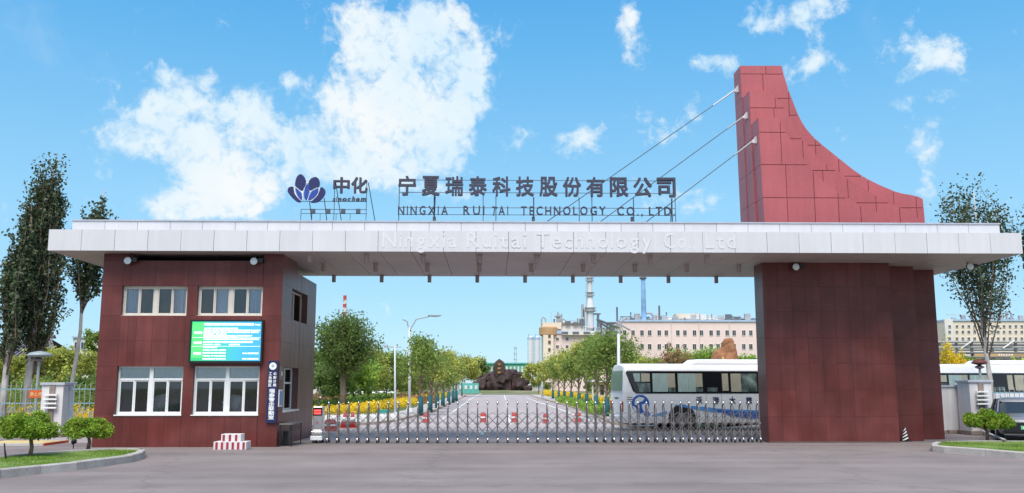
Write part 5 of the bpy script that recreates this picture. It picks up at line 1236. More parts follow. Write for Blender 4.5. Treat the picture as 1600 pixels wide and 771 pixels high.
q = P(1072, 500, Y1+6); MB().box(q.x-3.3, q.x+3.3, q.y-2, q.y+2, zt+.3, zt+2.6).build('roof_hut', CREAM, pk_)
for px in (964, 1030): q = P(px, 485, Y1+3); MB().cyl((q.x, q.y, zt), (q.x, q.y, P(px, 480 if px < 1000 else 478, Y1+3).z), .28, n=7).build('vent_pipe', PIPEDK, pk_)
a = P(1006, 500, Y1+3); 
MB().tube([(a.x-.4, a.y, zt+.3), (a.x-.2, a.y, zt+1.6), (a.x+.8, a.y, zt+2.7), (a.x+2.0, a.y, zt+2.7), (a.x+2.9, a.y, zt+1.8), (a.x+3.1, a.y, zt+.3)], .38, 8).build('arched_duct', PIPE, pk_)
MB().tube([(PX(962, 500, Y1-3), Y1-3, zt-.3), (PX(985, 510, Y1-3), Y1-3, zt-2.6)], .3, 6).build('inclined_duct', PIPE, pk_)

Y2 = 250
cb = thing('process_building', 'cream and pink process building with a brown banded turret and roof pipework', 'building', (PX(905, 560, Y2), Y2, 0))
MB().box(PX(862, 560, Y2), PX(968, 560, Y2), Y2, Y2+20, 0, PZ(900, 518, Y2)).build('wall', PINK, cb); MB().box(PX(861, 560, Y2), PX(968, 560, Y2), Y2-.3, Y2-.02, PZ(900, 522, Y2), PZ(900, 517, Y2)).build('roof_edge', LTBLUE, cb)
MB().box(PX(849, 560, Y2-1.5), PX(865, 560, Y2-1.5), Y2-1.5, Y2+8, 0, PZ(857, 524, Y2)).build('turret', CREAM, cb)
c = P(857, 516, Y2+1); MB().lathe([(2.0, -1.7), (2.6, -1.3), (2.6, .6), (2.2, .9)], c, 16).build('turret_band', ORANGE_R, cb); MB().box(c.x-1.7, c.x+3.5, Y2+.5, Y2+8, c.z+.3, PZ(870, 504, Y2)).build('penthouse', CREAM, cb)
far_windows(cb, Y2-1.5, [858.5], [525.5, 535, 547], 4, 5.5, ORANGE_R); far_windows(cb, Y2, [871, 886], [530, 542], 5, 5, WHITEFR)
MB().box(PX(877, 520, Y2), PX(960, 520, Y2), Y2-1.2, Y2-.4, PZ(915, 524, Y2), PZ(915, 518, Y2)).build('pipe_gantry', PALE, cb)
for i in range(5):
    px = 882 + i*17; MB().box(PX(px-5, 520, Y2), PX(px+5, 520, Y2), Y2-1.25, Y2-1.205, PZ(915, 523, Y2), PZ(915, 519, Y2)).build('gantry_opening', PIPEDK, cb)
zr = PZ(900, 517, Y2); g = random.Random(9)
MB().box(PX(868, 512, Y2+2), PX(912, 512, Y2+2), Y2+1.5, Y2+6, zr, PZ(890, 506, Y2)).build('upper_storey', PALE, cb); MB().box(PX(866, 512, Y2+2), PX(914, 512, Y2+2), Y2+1, Y2+6.5, PZ(890, 506, Y2)+.003, PZ(890, 504, Y2)).build('upper_roof', ORANGE_R, cb)
for i in range(26):
    px = 866 + i*4 + g.uniform(-1.5, 1.5); q = P(px, 510, Y2+1.0); h = g.uniform(.8, 3.2); m = MB(); zb = zr + (1.6 if px < 914 else 0)
    if i % 3 == 0: m.cyl((q.x, q.y, zb), (q.x, q.y, zb+h), .22, n=6); nm = 'roof_vent'
    elif i % 3 == 1: m.tube([(q.x-.8, q.y, zb), (q.x-.8, q.y, zb+h*.7), (q.x+.9, q.y, zb+h*.7), (q.x+.9, q.y, zb)], .12, 5); nm = 'roof_pipe'
    else: m.box(q.x-.7, q.x+.7, q.y-.4, q.y+.4, zb, zb+h*.6); nm = 'roof_duct'
    m.build(nm, g.choice([PIPE, PIPEDK, PALE, TANKW]), cb)
q = P(872, 493, Y2+3); MB().lathe([(.5, -3), (.45, -.6), (1.0, -.5), (1.0, -.2), (.4, 0), (.15, 1.0)], q, 10).build('scrubber', PIPE, cb)
q = P(861, 487, Y2+3); MB().tube([(q.x, q.y, zr), (q.x, q.y, q.z), (q.x+2.0, q.y, q.z), (q.x+2.0, q.y, zr)], .07, 4).build('gantry_frame', PIPE, cb)
for px, py in ((849, 496), (881, 499)): q = P(px, py, Y2+3); MB().tube([(q.x-.5, q.y, zr), (q.x-.5, q.y, q.z-.4), (q.x, q.y, q.z), (q.x+.6, q.y, q.z-.5), (q.x+.6, q.y, zr)], .2, 6).build('swan_neck_pipe', PIPE, cb)
for (ax, ay, bx, by) in ((932, 499, 968, 513), (936, 503, 962, 520), (945, 505, 962, 505)): a = P(ax, ay, Y2-2); b = P(bx, by, Y2-2); MB().cyl(a, b, .3, n=6).build('conveyor_truss', PIPEDK, cb)
for px in (940, 948, 956): MB().cyl(P(px, 506, Y2-2), P(px, 528, Y2-2), .2, n=5).build('truss_leg', PIPEDK, cb)

Yc2 = 255; q = P(922, 490, Yc2); col = thing('process_column', 'tall slender white process column with ring platforms rising over the plant', 'tower', (q.x, Yc2, 0)); zc = lambda py: PZ(922, py, Yc2)
MB().lathe([(1.05, 2), (1.05, zc(489)), (1.35, zc(482)), (.85, zc(466)), (.72, zc(462)), (.72, zc(426)), (.3, zc(424))], (q.x, Yc2, 0), 14).build('shell', TANKW, col, smooth=False)
for py, r in ((487, 1.7), (463, 1.25), (440, 1.2)):
    MB().cyl((q.x, Yc2, zc(py)), (q.x, Yc2, zc(py)+.2), r, n=12).build('platform', PIPE, col); m = MB(); m.lathe([(r, .95), (r+.03, 1.0), (r, 1.05)], (q.x, Yc2, zc(py)), 12)
    for i in range(8): m.cyl((q.x+r*math.cos(i*.785), Yc2+r*math.sin(i*.785), zc(py)+.2), (q.x+r*math.cos(i*.785), Yc2+r*math.sin(i*.785), zc(py)+1), .05, n=4)
    h_ = m.build('handrail', PIPE, col)
MB().box(q.x-.95-.2, q.x-.95, Yc2-.8, Yc2-.6, zc(500), zc(426)).build('ladder', PIPE, col)
for dx, py in ((-2.1, 476), (-1.7, 484), (2.2, 492)): MB().box(q.x+dx-.3, q.x+dx+.3, Yc2-.5, Yc2+.5, 5, zc(py)).build('side_vessel', PIPE if dx < 0 else PIPEDK, col)
MB().box(q.x+1.1, q.x+2.9, Yc2-.5, Yc2+.5, zc(492), zc(491)+.2).build('side_platform', PIPEDK, col)
q = P(1005.5, 470, 262); bs = thing('blue_stack', 'tall mottled blue chimney stack with a dark cap behind the pink block', 'chimney', (q.x, 262, 0)); zz = lambda py: PZ(1005, py, 262)
MB().lathe([(.85, 1), (.76, zz(500)), (.60, zz(438)), (.60, zz(436))], (q.x, 262, 0), 14).build('shaft', BLUESTK, bs, smooth=False); MB().lathe([(.75, zz(437)), (1.05, zz(435.5)), (1.05, zz(434)), (.7, zz(433))], (q.x, 262, 0), 14).build('cap', PIPEDK, bs)
for i in range(2):
    q = P(829 + i*10.5, 545, 300); sl_ = thing('storage_silo', ['white storage silo on the outer side of the plant', 'white storage silo next to the brown banded turret'][i], 'silo', (q.x, 300, 0), 'silos beside the plant')
    MB().lathe([(1.0, 0), (1.0, PZ(829, 529, 300)), (.3, PZ(829, 525.5, 300))], (q.x, 300, 0), 14).build('shell', TANKW, sl_); MB().lathe([(1.03, PZ(829, 531, 300)), (1.05, PZ(829, 527.5, 300))], (q.x, 300, 0), 14).build('top_band', LTBLUE, sl_)
    MB().cyl((q.x-.6, 299.6, PZ(829, 527, 300)), (q.x-.6, 299.6, PZ(829, 522, 300)), .12, n=5).build('pipe', PIPE, sl_)
q = P(805, 555, 320); lm = thing('lattice_mast', 'thin lattice mast on the skyline above the green hall', 'mast', (q.x, 320, 0)); 
zt_ = PZ(805, 541, 320)
for a in range(3): t_ = a*2.094; MB().cyl((q.x+.7*math.cos(t_), 320+.7*math.sin(t_), 0), (q.x+.3*math.cos(t_), 320+.3*math.sin(t_), zt_), .12, n=4).build('leg', PIPE, lm)
for k in range(6): zq = zt_*(.3+.13*k); MB().box(q.x-.6, q.x+.6, 319.4, 320.6, zq, zq+.15).build('brace', PIPE, lm)
gl = thing('green_hall', 'long low green clad hall behind the dark rock pile', 'building', (PX(815, 585, 300), 300, 0)); 
MB().box(PX(752, 585, 300), PX(898, 585, 300), 300, 320, 0, PZ(815, 569, 300)).build('wall', GREENW, gl); MB().box(PX(750, 585, 300), PX(900, 585, 300), 299.6, 320.5, PZ(815, 569, 300), PZ(815, 567, 300)).build('roof', TEALW, gl)
for i in range(24): px = 756 + i*6; MB().box(PX(px-1.3, 578, 300), PX(px+1.3, 578, 300), 299.85, 300.05, PZ(px, 582, 300), PZ(px, 573, 300)).build('window', WALLW, gl)
tw_ = thing('teal_wall', 'low teal painted wall panel at the far end of the avenue', 'wall', (PX(725, 605, 190), 190, 0)); MB().box(PX(706, 605, 190), PX(748, 605, 190), 190, 190.4, 0, PZ(725, 599, 190)).build('wall_body', TEALW, tw_)
for i in range(5): px = 712 + i*8; MB().box(PX(px-2, 606, 190), PX(px+2, 606, 190), 189.9, 190.02, PZ(px, 608.5, 190), PZ(px, 602.5, 190)).build('white_panel', WALLW, tw_)
lb = thing('low_shed', 'small pale shed with a pinkish roof east of the dark rocks', 'building', (PX(845, 600, 230), 230, 0)); MB().box(PX(832, 600, 230), PX(862, 600, 230), 230, 240, 0, PZ(845, 597, 230)).build('wall', PALE, lb); MB().prism_xz([(PX(829, 597, 229), PZ(845, 597.5, 229)), (PX(865, 597, 229), PZ(845, 597.5, 229)), (PX(858, 590, 229), PZ(845, 590, 229)), (PX(836, 590, 229), PZ(845, 590, 229))], 229, 241).build('roof', PINK, lb); MB().box(PX(836, 603, 230), PX(843, 603, 230), 229.9, 230.02, PZ(845, 606, 230), PZ(845, 600, 230)).build('door', LTBLUE, lb)
q = P(538.5, 480, 620); st_ = thing('striped_chimney', 'distant red and white banded chimney over the big willow like tree', 'chimney', (q.x, 620, 0)); zq = lambda py: PZ(538, py, 620)
rr = lambda z: 2.0 - .9*z/zq(460)
lv = [0, zq(515), zq(503), zq(495), zq(488), zq(481), zq(475), zq(469), zq(462)]
for i in range(len(lv)-1): MB().lathe([(rr(lv[i]), lv[i]), (rr(lv[i+1]), lv[i+1])], (q.x, 620, 0), 12).build('band', CONER if i % 2 else WALLW, st_)
wb = thing('white_block', 'white block seen between the guardhouse and the hedges', 'building', (PX(494, 600, 120), 120, 0)); MB().box(PX(470, 600, 120), PX(503, 600, 120), 120, 128, 0, PZ(494, 578, 120)).build('wall', PALE, wb); MB().box(PX(496, 600, 120), PX(498.5, 600, 120), 119.9, 120.02, PZ(494, 612, 120), PZ(494, 592, 120)).build('door', WINDK, wb); MB().box(PX(469, 600, 120), PX(504, 600, 120), 119.7, 128.3, PZ(494, 578, 120), PZ(494, 576.5, 120)).build('roof', COPING, wb)
# west side: office building and pavilion
wl = thing('office_building', 'pale blue white office building glimpsed between poplar trunks and guardhouse', 'building', (PX(135, 560, 115), 115, 0)); MB().box(PX(112, 560, 115), PX(190, 560, 115), 115, 130, 0, PZ(135, 528, 115)).build('wall', PALE, wl); MB().box(PX(111, 560, 115), PX(190, 560, 115), 114.7, 130.3, PZ(135, 528, 115), PZ(135, 525.5, 115)).build('roof', LTBLUE, wl); far_windows(wl, 115, [121, 131, 141], [541, 563], 8, 12, LTBLUE)
YP = 62
pv = thing('pavilion', 'traditional pavilion with an upswept grey tiled roof among trees', 'pavilion', (PX(42, 570, YP), YP, 0)); xa, xb = PX(2, 570, YP), PX(82, 570, YP); z1 = PZ(40, 566, YP); z2 = PZ(40, 527, YP)
for x in (xa+.5, (xa*2+xb)/3, (xa+2*xb)/3, xb-.5):
    for y in (YP, YP+3): MB().cyl((x, y, 0), (x, y, z1), .14, n=10).build('column', DKRED, pv)
MB().box(xa+.3, xb-.3, YP+.1, YP+3, z1-.55, z1-.05).build('beam', DKRED, pv)
m = MB(); N_ = 9; xm = (xa+xb)/2; vs = []
for iy, (yo, k) in enumerate(((-1.2, 0), (-.6, .22), (.3, .55), (1.5, 1))):
    for i in range(N_):
        u = i/(N_-1)*2-1; half = (xb-xa)/2 + .9 - k*1.9; vs.append((xm + u*half, YP+yo, z1 + (z2-z1)*(k**1.35) + .35*(abs(u)**3)*(1-k)))
for iy in range(3):
    for i in range(N_-1): m.f.append((iy*N_+i, iy*N_+i+1, (iy+1)*N_+i+1, (iy+1)*N_+i))
m.v = vs; k0 = len(vs); m.v = vs + [(x, 2*(YP+1.5)-y, z) for x, y, z in vs]; m.f += [tuple(k0+i for i in f[::-1]) for f in m.f]; m.build('roof', TILEG, pv)
MB().tube([(xm-(xb-xa)/2+1.2, YP+1.5, z2+.25), (xm-1, YP+1.5, z2+.1), (xm+1, YP+1.5, z2+.1), (xm+(xb-xa)/2-1.2, YP+1.5, z2+.25)], .14, 6).build('roof_ridge', TILEG, pv)
for i in range(15): u = i/14*2-1; MB().tube([(xm+u*((xb-xa)/2+.88), YP-1.22, z1+.06+.35*abs(u)**3), (xm+u*((xb-xa)/2+.88-.42), YP-.62, z1+.06+(z2-z1)*.22**1.35+.35*abs(u)**3*.78), (xm+u*((xb-xa)/2+.9-1.05), YP+.3, z1+.06+(z2-z1)*.55**1.35+.15*abs(u)**3), (xm+u*((xb-xa)/2-1.0), YP+1.5, z2+.06)], .06, 4).build('tile_rib', TILEG, pv)
# east side: pale works, pipe rack
Y5 = 230
eb = thing('works_building', 'pale cream works building with a grid of small windows beyond the pipe rack', 'building', (PX(1560, 540, Y5), Y5, 0)); MB().box(PX(1479, 540, Y5), PX(1760, 540, Y5), Y5, Y5+20, 0, PZ(1560, 502, Y5)).build('wall', CREAM, eb); MB().box(PX(1477, 540, Y5), PX(1490, 540, Y5), Y5-.5, Y5-.02, 0, PZ(1483, 499, Y5)).build('corner_bay', PALE, eb); MB().box(PX(1478, 540, Y5), PX(1760, 540, Y5), Y5-.3, Y5+20, PZ(1560, 502, Y5), PZ(1560, 499.5, Y5)).build('roof_edge', LTBLUE, eb)
far_windows(eb, Y5, [1495 + 9.2*i for i in range(14)], [510.5, 519, 529.5], 4.6, 4.8, WHITEFR); far_windows(eb, Y5-.5, [1483.5], [510.5, 519, 529.5], 4.6, 4.8, WHITEFR)
for i in range(9): px = 1490 + i*15; q = P(px, 499, Y5+2); MB().box(q.x-.5, q.x+.5, q.y-.4, q.y+.4, q.z-.3, q.z + .4 + (i % 3)*.5).build('roof_vent', PIPE, eb)
q = P(1576, 492, Y5+2); MB().tube([(q.x-.6, q.y, q.z-1.2), (q.x-.6, q.y, q.z+.2), (q.x, q.y, q.z+.9), (q.x+.7, q.y, q.z+.2), (q.x+.7, q.y, q.z-1.2)], .25, 6).build('swan_neck_pipe', PIPE, eb)
q = P(1497, 492, Y5+2); MB().cyl((q.x-3, q.y, q.z), (q.x+6, q.y, q.z), .1, n=5).build('roof_rail', PIPE, eb)
Y6 = 105
pr = thing('pipe_rack', 'overhead steel pipe rack with grey pipes and an orange band', 'pipe rack', (PX(1540, 550, Y6), Y6, 0)); xa, xb = PX(1464, 550, Y6), PX(1720, 545, Y6)
for py, r, mm, dy_ in ((535, .13, PIPE, 0), (539, .10, PIPEDK, .5), (543, .15, PIPE, .2), (547, .10, LTBLUE, .6), (552, .13, PIPEDK, .1), (558, .13, PIPE, .3), (561.5, .1, PIPEDK, 0)):
    z = PZ(1540, py, Y6); MB().cyl((xa, Y6+dy_, z), (xb, Y6+dy_, z), r, n=8).build('pipe', mm, pr)
z0, z1 = PZ(1540, 556.5, Y6), PZ(1540, 553, Y6); MB().box(PX(1520, 555, Y6), PX(1605, 555, Y6), Y6-.4, Y6-.3, z0-.05, z1).build('orange_band', ORANGE_R, pr)
for i in range(6): x = PX(1558 + i*4, 555, Y6); MB().box(x-.09, x+.09, Y6-.42, Y6-.40, z0+.03, z1-.06).build('band_mark', SIGNW, pr)
for px in (1470, 1497, 1521, 1553, 1590, 1630): x = PX(px, 550, Y6); MB().box(x-.12, x+.12, Y6+.2, Y6+.44, 0, PZ(1540, 533, Y6)).build('post', STEELDK, pr)
for px in (1510, 1575): MB().cyl(P(px-8, 545, Y6-.2), P(px+10, 533, Y6-.2), .12, n=6).build('cross_pipe', PIPE, pr)

# ================================================================== ROCKS
def rock_mesh(name, rx, ry, rz, seed, rough=.33, sub=1, m=ROCKD):
    bm = bmesh.new(); bmesh.ops.create_icosphere(bm, subdivisions=sub+1, radius=1); o = Vector((seed*3.7, seed*1.3, seed*.7))
    for v in bm.verts:
        d = v.co.normalized(); c = Vector([math.copysign(abs(x)**.6, x) for x in d]); n_ = mnoise.noise(d*1.6+o)*rough + mnoise.noise(d*3.6+o)*rough*.5 + mnoise.noise(d*8+o)*rough*.2
        v.co = Vector((c.x*rx, c.y*ry, c.z*rz)) * (1 + n_)
    me = bpy.data.meshes.new(name); bm.to_mesh(me); bm.free(); me.materials.append(m); return me
Ym = G(785, 612).y; Ym = min(Ym, 215); 
rk = thing('rockery', 'dark reddish piled rock monument with a tall central stone and gold marks', 'rockery', (PX(785, 605, Ym), Ym, 0)); g = random.Random(21); scm = 1447/Ym
CH = [(742, 603, 6, 9), (752, 600, 9, 12), (763, 603, 9, 10), (760, 592, 8, 8), (772, 598, 9, 14), (770, 588, 9, 9), (783, 601, 10, 12), (779, 586, 8, 14), (793, 601, 9, 11), (792, 588, 9, 12), (803, 594, 10, 10), (803, 604, 10, 8), (812, 598, 9, 12), (801, 583, 9, 7), (818, 604, 8, 8), (812, 588, 6, 8), (822, 596, 6, 6), (745, 608, 7, 5), (825, 607, 7, 5), (748, 590, 4, 5), (786, 593, 9, 9), (775, 606, 10, 6)]
for i, (px, py, w_, h_) in enumerate(CH):
    q = P(px, py, Ym + g.uniform(-1.2, 1.2)); o_ = put('rock', rock_mesh('rock', w_*.92/scm, w_*.8/scm, h_*.85/scm, i+1), ROCKD, rk, q); o_.rotation_euler = (g.uniform(-.3, .3), g.uniform(-.3, .3), g.uniform(0, 3))
ct = P(780, 576.5, Ym-1.4); put('rock', rock_mesh('rock', 9/scm, 5/scm, 12.5/scm, 40, .26), ROCKD, rk, ct)
m = MB()
for i in range(3):
    z = ct.z + (7 - i*6.2)/scm; y = ct.y - 5.6/scm
    m.box(ct.x-2.3/scm, ct.x+2.1/scm, y-.1, y+.6, z-.12, z+.12); m.box(ct.x-1.6/scm, ct.x-1.1/scm, y-.1, y+.6, z-2.2/scm, z+2/scm); m.box(ct.x+.6/scm, ct.x+1.1/scm, y-.1, y+.6, z-2/scm, z+2.2/scm); m.box(ct.x-2/scm, ct.x+1.8/scm, y-.1, y+.6, z-1.6/scm, z-1.2/scm)
gm = m.build('gold_characters', GOLD, rk); gm['kind'] = 'stuff'
MB().lathe([(11, 0), (10.6, .35), (0.3, .5)], (rk.location.x, Ym, 0), 40).build('planted_base', EARTH, rk)
q = G(1130, 660); Yr = 56; c = P(1131, 556, Yr); br = thing('standing_boulder', 'big orange brown standing boulder rising above the coach roof', 'boulder', (c.x, Yr, 0))
hw = 22/1447*Yr; m = MB(); NR = 28
lev = [(640, 1107, 1156), (585, 1109, 1155), (570, 1110, 1153.5), (562, 1110.5, 1153), (555, 1112, 1152), (550, 1115.5, 1151), (546, 1119, 1150), (541, 1123.5, 1148.5), (536, 1127, 1146.5), (532, 1129.5, 1144.5), (529.5, 1132, 1142.5), (528.5, 1135, 1140)]
for li, (py, xa_, xb_) in enumerate(lev):
    a = P(xa_, py, Yr); b = P(xb_, py, Yr); cx_ = (a.x+b.x)/2; r_ = (b.x-a.x)/2
    for k in range(NR):
        t = 2*math.pi*k/NR; d = Vector((math.copysign(abs(math.cos(t))**.75, math.cos(t)), math.copysign(abs(math.sin(t))**.75, math.sin(t)), 0)); p = Vector((cx_ + d.x*r_, Yr + d.y*max(r_*.8, .12), a.z))
        m.v.append(tuple(p + Vector((d.x, d.y, .4))*(mnoise.noise(p*.9)*.16 + mnoise.noise(p*2.6)*.09 + mnoise.noise(p*6)*.035)))
for li in range(len(lev)-1):
    for k in range(NR): m.f.append((li*NR+k, li*NR+(k+1) % NR, (li+1)*NR+(k+1) % NR, (li+1)*NR+k))
m.f.append(tuple((len(lev)-1)*NR+k for k in range(NR))); m.build('stone', ROCKO, br)
MB().box(PX(1124, 565, Yr), PX(1126.5, 565, Yr), Yr-hw*.86, Yr-hw*.6, PZ(1131, 568, Yr), PZ(1131, 558, Yr)).build('carved_mark', YELLOW, br)
ks = thing('gate_kiosk', 'small grey white flat roofed kiosk beside the tree row behind the coach', 'kiosk', (PX(936, 620, 78), 78, 0)); 
MB().box(PX(922, 600, 78), PX(952, 600, 78), 77, 80, PZ(936, 597, 78), PZ(936, 593.5, 78)).build('roof', WALLW, ks); MB().box(PX(934, 620, 78), PX(950, 620, 78), 77.6, 79.6, 0, PZ(936, 597, 78)-.003).build('booth', PALE, ks); MB().cyl((PX(925, 620, 78), 77.4, 0), (PX(925, 620, 78), 77.4, PZ(936, 597, 78)), .08, n=6).build('post', WALLW, ks); MB().box(PX(937, 620, 78), PX(943, 620, 78), 77.57, 77.62, PZ(936, 617, 78), PZ(936, 602, 78)).build('window', WINDK, ks)

# ================================================================== HEDGES AND BEDS
def Gl(*ps): return [tuple(G(*p)) for p in ps]
hedge('golden_hedge', 'long clipped golden yellow hedge running from the guardhouse along the avenue', Gl((440, 661), (500, 655), (560, 648), (620, 638), (660, 629), (694, 620)), 1.3, .62, L_GOLD, 330, .10, 'hedge', 31)
hedge('green_hedge', 'low dark green clipped hedge right behind the golden yellow hedge', Gl((430, 648), (500, 643), (560, 637), (620, 630), (668, 622)), 1.6, .66, L_HEDGE, 230, .13, 'hedge', 32)
hedge('green_hedge', 'taller mid green hedge in front of the white parked cars', Gl((450, 634), (520, 629), (580, 625), (640, 620)), 2.6, .62, L_MID, 170, .18, 'hedge', 33)
hedge('golden_hedge', 'short golden yellow hedge strip farther back below the big willow like tree', Gl((495, 617), (560, 616)), 2.6, 1.0, L_GOLD, 120, .22, 'hedge', 34)
hedge('golden_hedge', 'golden yellow hedge behind the tree row on the coach side', Gl((962, 643), (930, 635), (890, 624), (850, 617.5)), 1.6, .75, L_GOLD, 200, .13, 'hedge', 35)
hedge('green_hedge', 'low green hedge at the feet of the trees on the coach side', Gl((975, 655), (945, 649), (915, 639), (880, 629)), 1.5, .55, L_LIME, 220, .12, 'hedge', 36)
hedge('golden_hedge', 'bright golden shrubs behind the blue railing under poplars', [tuple(P(-30, 0, 37.5).xy) + (0,), tuple(P(60, 0, 37.4).xy) + (0,), tuple(P(150, 0, 37.4).xy) + (0,)] if False else [(PX(-40, 640, 38), 38, 0), (PX(60, 640, 38), 38, 0), (PX(158, 640, 38), 38, 0)], 1.2, 1.15, L_GOLD, 600, .06, 'hedge', 37)
hedge('green_hedge', 'dense green shrub bank behind the golden shrubs and railing', [(PX(-60, 640, 44), 44, 0), (PX(160, 640, 44), 44, 0)], 2.5, 1.9, L_MID, 700, .095, 'hedge', 38)
hedge('golden_hedge', 'golden flowering shrubs beyond the second coach under the pipe rack', [(PX(1474, 560, 70), 70, 0), (PX(1506, 560, 70), 70, 0)], 2.0, PZ(1490, 558, 70), L_GOLD, 3000, .11, 'hedge', 39)
# low white picket edging by the pavement
wpk = thing('picket_edging', 'low white picket edging along the kerb between hedge and gate', 'fence', tuple(G(560, 663)))
pm = MB().box(-.045, .045, -.01, .01, 0, .30); pm.add([(-.045, -.01, .30), (.045, -.01, .30), (0, -.01, .38), (-.045, .01, .30), (.045, .01, .30), (0, .01, .38)], [(0,1,2),(5,4,3),(1,4,5,2),(0,2,5,3)]); pme = pm.mesh('picket'); pme.materials.append(SIGNW)
for i in range(44):
    q = G(495 + i*2.9, 664 - i*.10); put('picket', pme, None, wpk, (q.x, q.y, .1))
a, b = G(495, 664), G(621, 659.6); MB().cyl((a.x, a.y, .28), (b.x, b.y, .28), .015, n=5).build('rail', SIGNW, wpk)
mo = thing('teal_bin', 'small teal bin beside the camera pole foot', 'bin', tuple(G(600, 655))); q = G(600, 655); MB().lathe([(.22, .1), (.30, .45), (.32, .5), (.2, .52)], q, 12).build('tub', mat('teal_plastic', (.03, .33, .26), .5), mo)

# ================================================================== TREES
def T(lab, px, pyb, pyt, wpx, leafm, Y=None, n=3500, leaf=.2, seed=1, style='round', grp=None, wrap=False, bark=None, clear=.35, tr=None, lean=(0, 0), nl=16, name='broadleaf_tree', cx=None, **k):
    B = G(px, pyb) if Y is None else Vector((PX(px, pyb, Y), Y, 0)); Y = B.y; h = PZ(px, pyt, Y); r = wpx/2/1447*Y
    return tree(name, lab, B, h, r, leafm, bark, style, n, leaf, clear, seed, grp, tr or max(.07, h*.014), lean, nl, wrap, **k)
# poplars west
T('darkest and biggest poplar beside the canopy end with a whitewashed trunk', 40, 640, 228, 82, L_POP, Y=38, n=13000, leaf=.09, seed=3, spread=.8, style='vase', bark=BARKW, clear=.15, tr=.17, nl=60, grp='poplars behind the railing', name='poplar_tree', lean=(.30, 0))
T('second dark poplar half cut by the picture edge, pale trunk leaning', 4, 640, 330, 66, L_POP, Y=37.2, n=9000, leaf=.095, seed=8, spread=.8, style='vase', bark=BARKW, clear=.22, tr=.14, nl=40, grp='poplars behind the railing', name='poplar_tree', lean=(.35, 0))
T('slender poplar with a long bare pale trunk close to the guardhouse', 97, 640, 270, 66, L_POP, Y=39.5, n=6500, leaf=.095, seed=5, spread=.7, style='vase', bark=BARKW, clear=.43, tr=.10, nl=40, grp='poplars behind the railing', name='poplar_tree', lean=(1.05, 0))
T('open crowned poplar with a pale trunk behind the silver grey car', 1551, 660, 270, 158, L_POP, Y=40, n=8500, leaf=.085, seed=6, spread=.7, drop=.26, style='vase', bark=BARKW, clear=.25, tr=.11, nl=28, grp='poplars behind the railing', name='poplar_tree', lean=(.05, 0))
T('poplar mostly cut off by the picture edge beyond the silver grey car', 1650, 660, 295, 70, L_POP, Y=41, n=5000, leaf=.095, seed=7, spread=.7, drop=.2, style='vase', bark=BARKW, clear=.35, tr=.12, nl=30, grp='poplars behind the railing', name='poplar_tree')
# west shrubs and small trees
g_ = 'young trees around the pavilion'
T('yellow green tree between pavilion and slender poplar', 90, 620, 534, 84, L_YEL, Y=50, n=9000, leaf=.095, seed=11, grp=g_, clear=.15)
T('yellow green tree in front of the pavilion roof', 20, 620, 545, 60, L_YEL, Y=52, n=6500, leaf=.095, seed=12, grp=g_, clear=.15)
T('small yellow green tree leaning on the white office building', 120, 620, 556, 54, L_YEL, Y=58, n=5500, leaf=.10, seed=13, grp=g_, clear=.15)
T('pale green tree touching the guardhouse corner', 150, 620, 494, 44, L_MID, Y=60, n=3600, leaf=.11, seed=14, grp=g_, clear=.3)
T('dark green shrubby tree behind the slender poplar trunk', 128, 628, 585, 56, L_DKM, Y=48, n=5500, leaf=.09, seed=15, grp=g_, clear=.1)
# behind the gate, west of the avenue
T('big willow like tree with a broad crown beside the guardhouse', 535, 640, 484, 122, L_DKM, Y=66, n=12500, leaf=.115, seed=21, clear=.30, tr=.24, nl=34, spread=1.0, style='vase', drop=.38, name='willow_tree')
g_ = 'trees lining the avenue on the guardhouse side'
AV = dict(style='vase', drop=.30, spread=1.35, nl=13, wrap=True, grp=g_, tr=.085, clear=.24)
for px, pyb, pyt, w, lm_, n, lf, sd_, lab in ((657, 650, 524, 60, L_MID, 3744, .105, 22, 'tallest avenue tree right behind the curved lamp post, teal cloth round its trunk'), (672, 645, 545, 44, L_YEL, 2448, .11, 23, 'second teal wrapped avenue tree from the curved lamp post'),
        (683, 640, 552, 44, L_MID, 2304, .12, 24, 'third teal wrapped avenue tree from the curved lamp post'), (692, 636.5, 547, 46, L_YEL, 2304, .125, 25, 'fourth teal wrapped avenue tree from the curved lamp post'), (701, 633, 551, 40, L_YEL, 2016, .135, 28, 'fifth teal wrapped avenue tree from the curved lamp post'), (708, 630, 556, 40, L_MID, 1872, .145, 29, 'sixth teal wrapped avenue tree, its crown meeting the short white post'), (713, 627.5, 562, 34, L_YEL, 1728, .16, 30, 'last wrapped avenue tree on the guardhouse side')):
    T(lab, px, pyb, pyt, w * 1.15, lm_, n=n, leaf=lf, seed=sd_, **AV)
T('round crowned tree just west of the dark rock pile', 722, 618, 560, 52, L_YEL, Y=140, n=5200, leaf=.2, seed=26, grp=g_, clear=.35, tr=.12)
T('darker round tree between the teal wall and the dark rock pile', 746, 615, 564, 34, L_DKM, Y=232, n=3600, leaf=.3, seed=27, grp=g_, clear=.25)
g_ = 'park trees behind the hedges'
for i, (px, pyt, w, lm_, Y, lab) in enumerate(((500, 540, 50, L_MID, 90, 'park tree against the guardhouse wall edge'), (575, 545, 60, L_YEL, 95, 'yellow green park tree above the white parked cars'), (604, 552, 50, L_MID, 100, 'mid green park tree just west of the camera pole'),
        (628, 556, 46, L_YEL, 105, 'yellow green park tree between the two grey poles'), (648, 566, 50, L_MID, 110, 'low park tree showing under the curved lamp arm'), (553, 566, 60, L_LIME, 85, 'bright green low tree right of the willow trunk'), (520, 575, 56, L_DKM, 82, 'dark low tree left of the willow trunk'), (675, 572, 60, L_LIME, 125, 'bright green tree behind the teal wrapped trunks'))):
    T(lab, px, 615, pyt, w, lm_, Y=Y, n=5200, leaf=.15, seed=40+i, grp=g_, clear=.2, spread=.8)
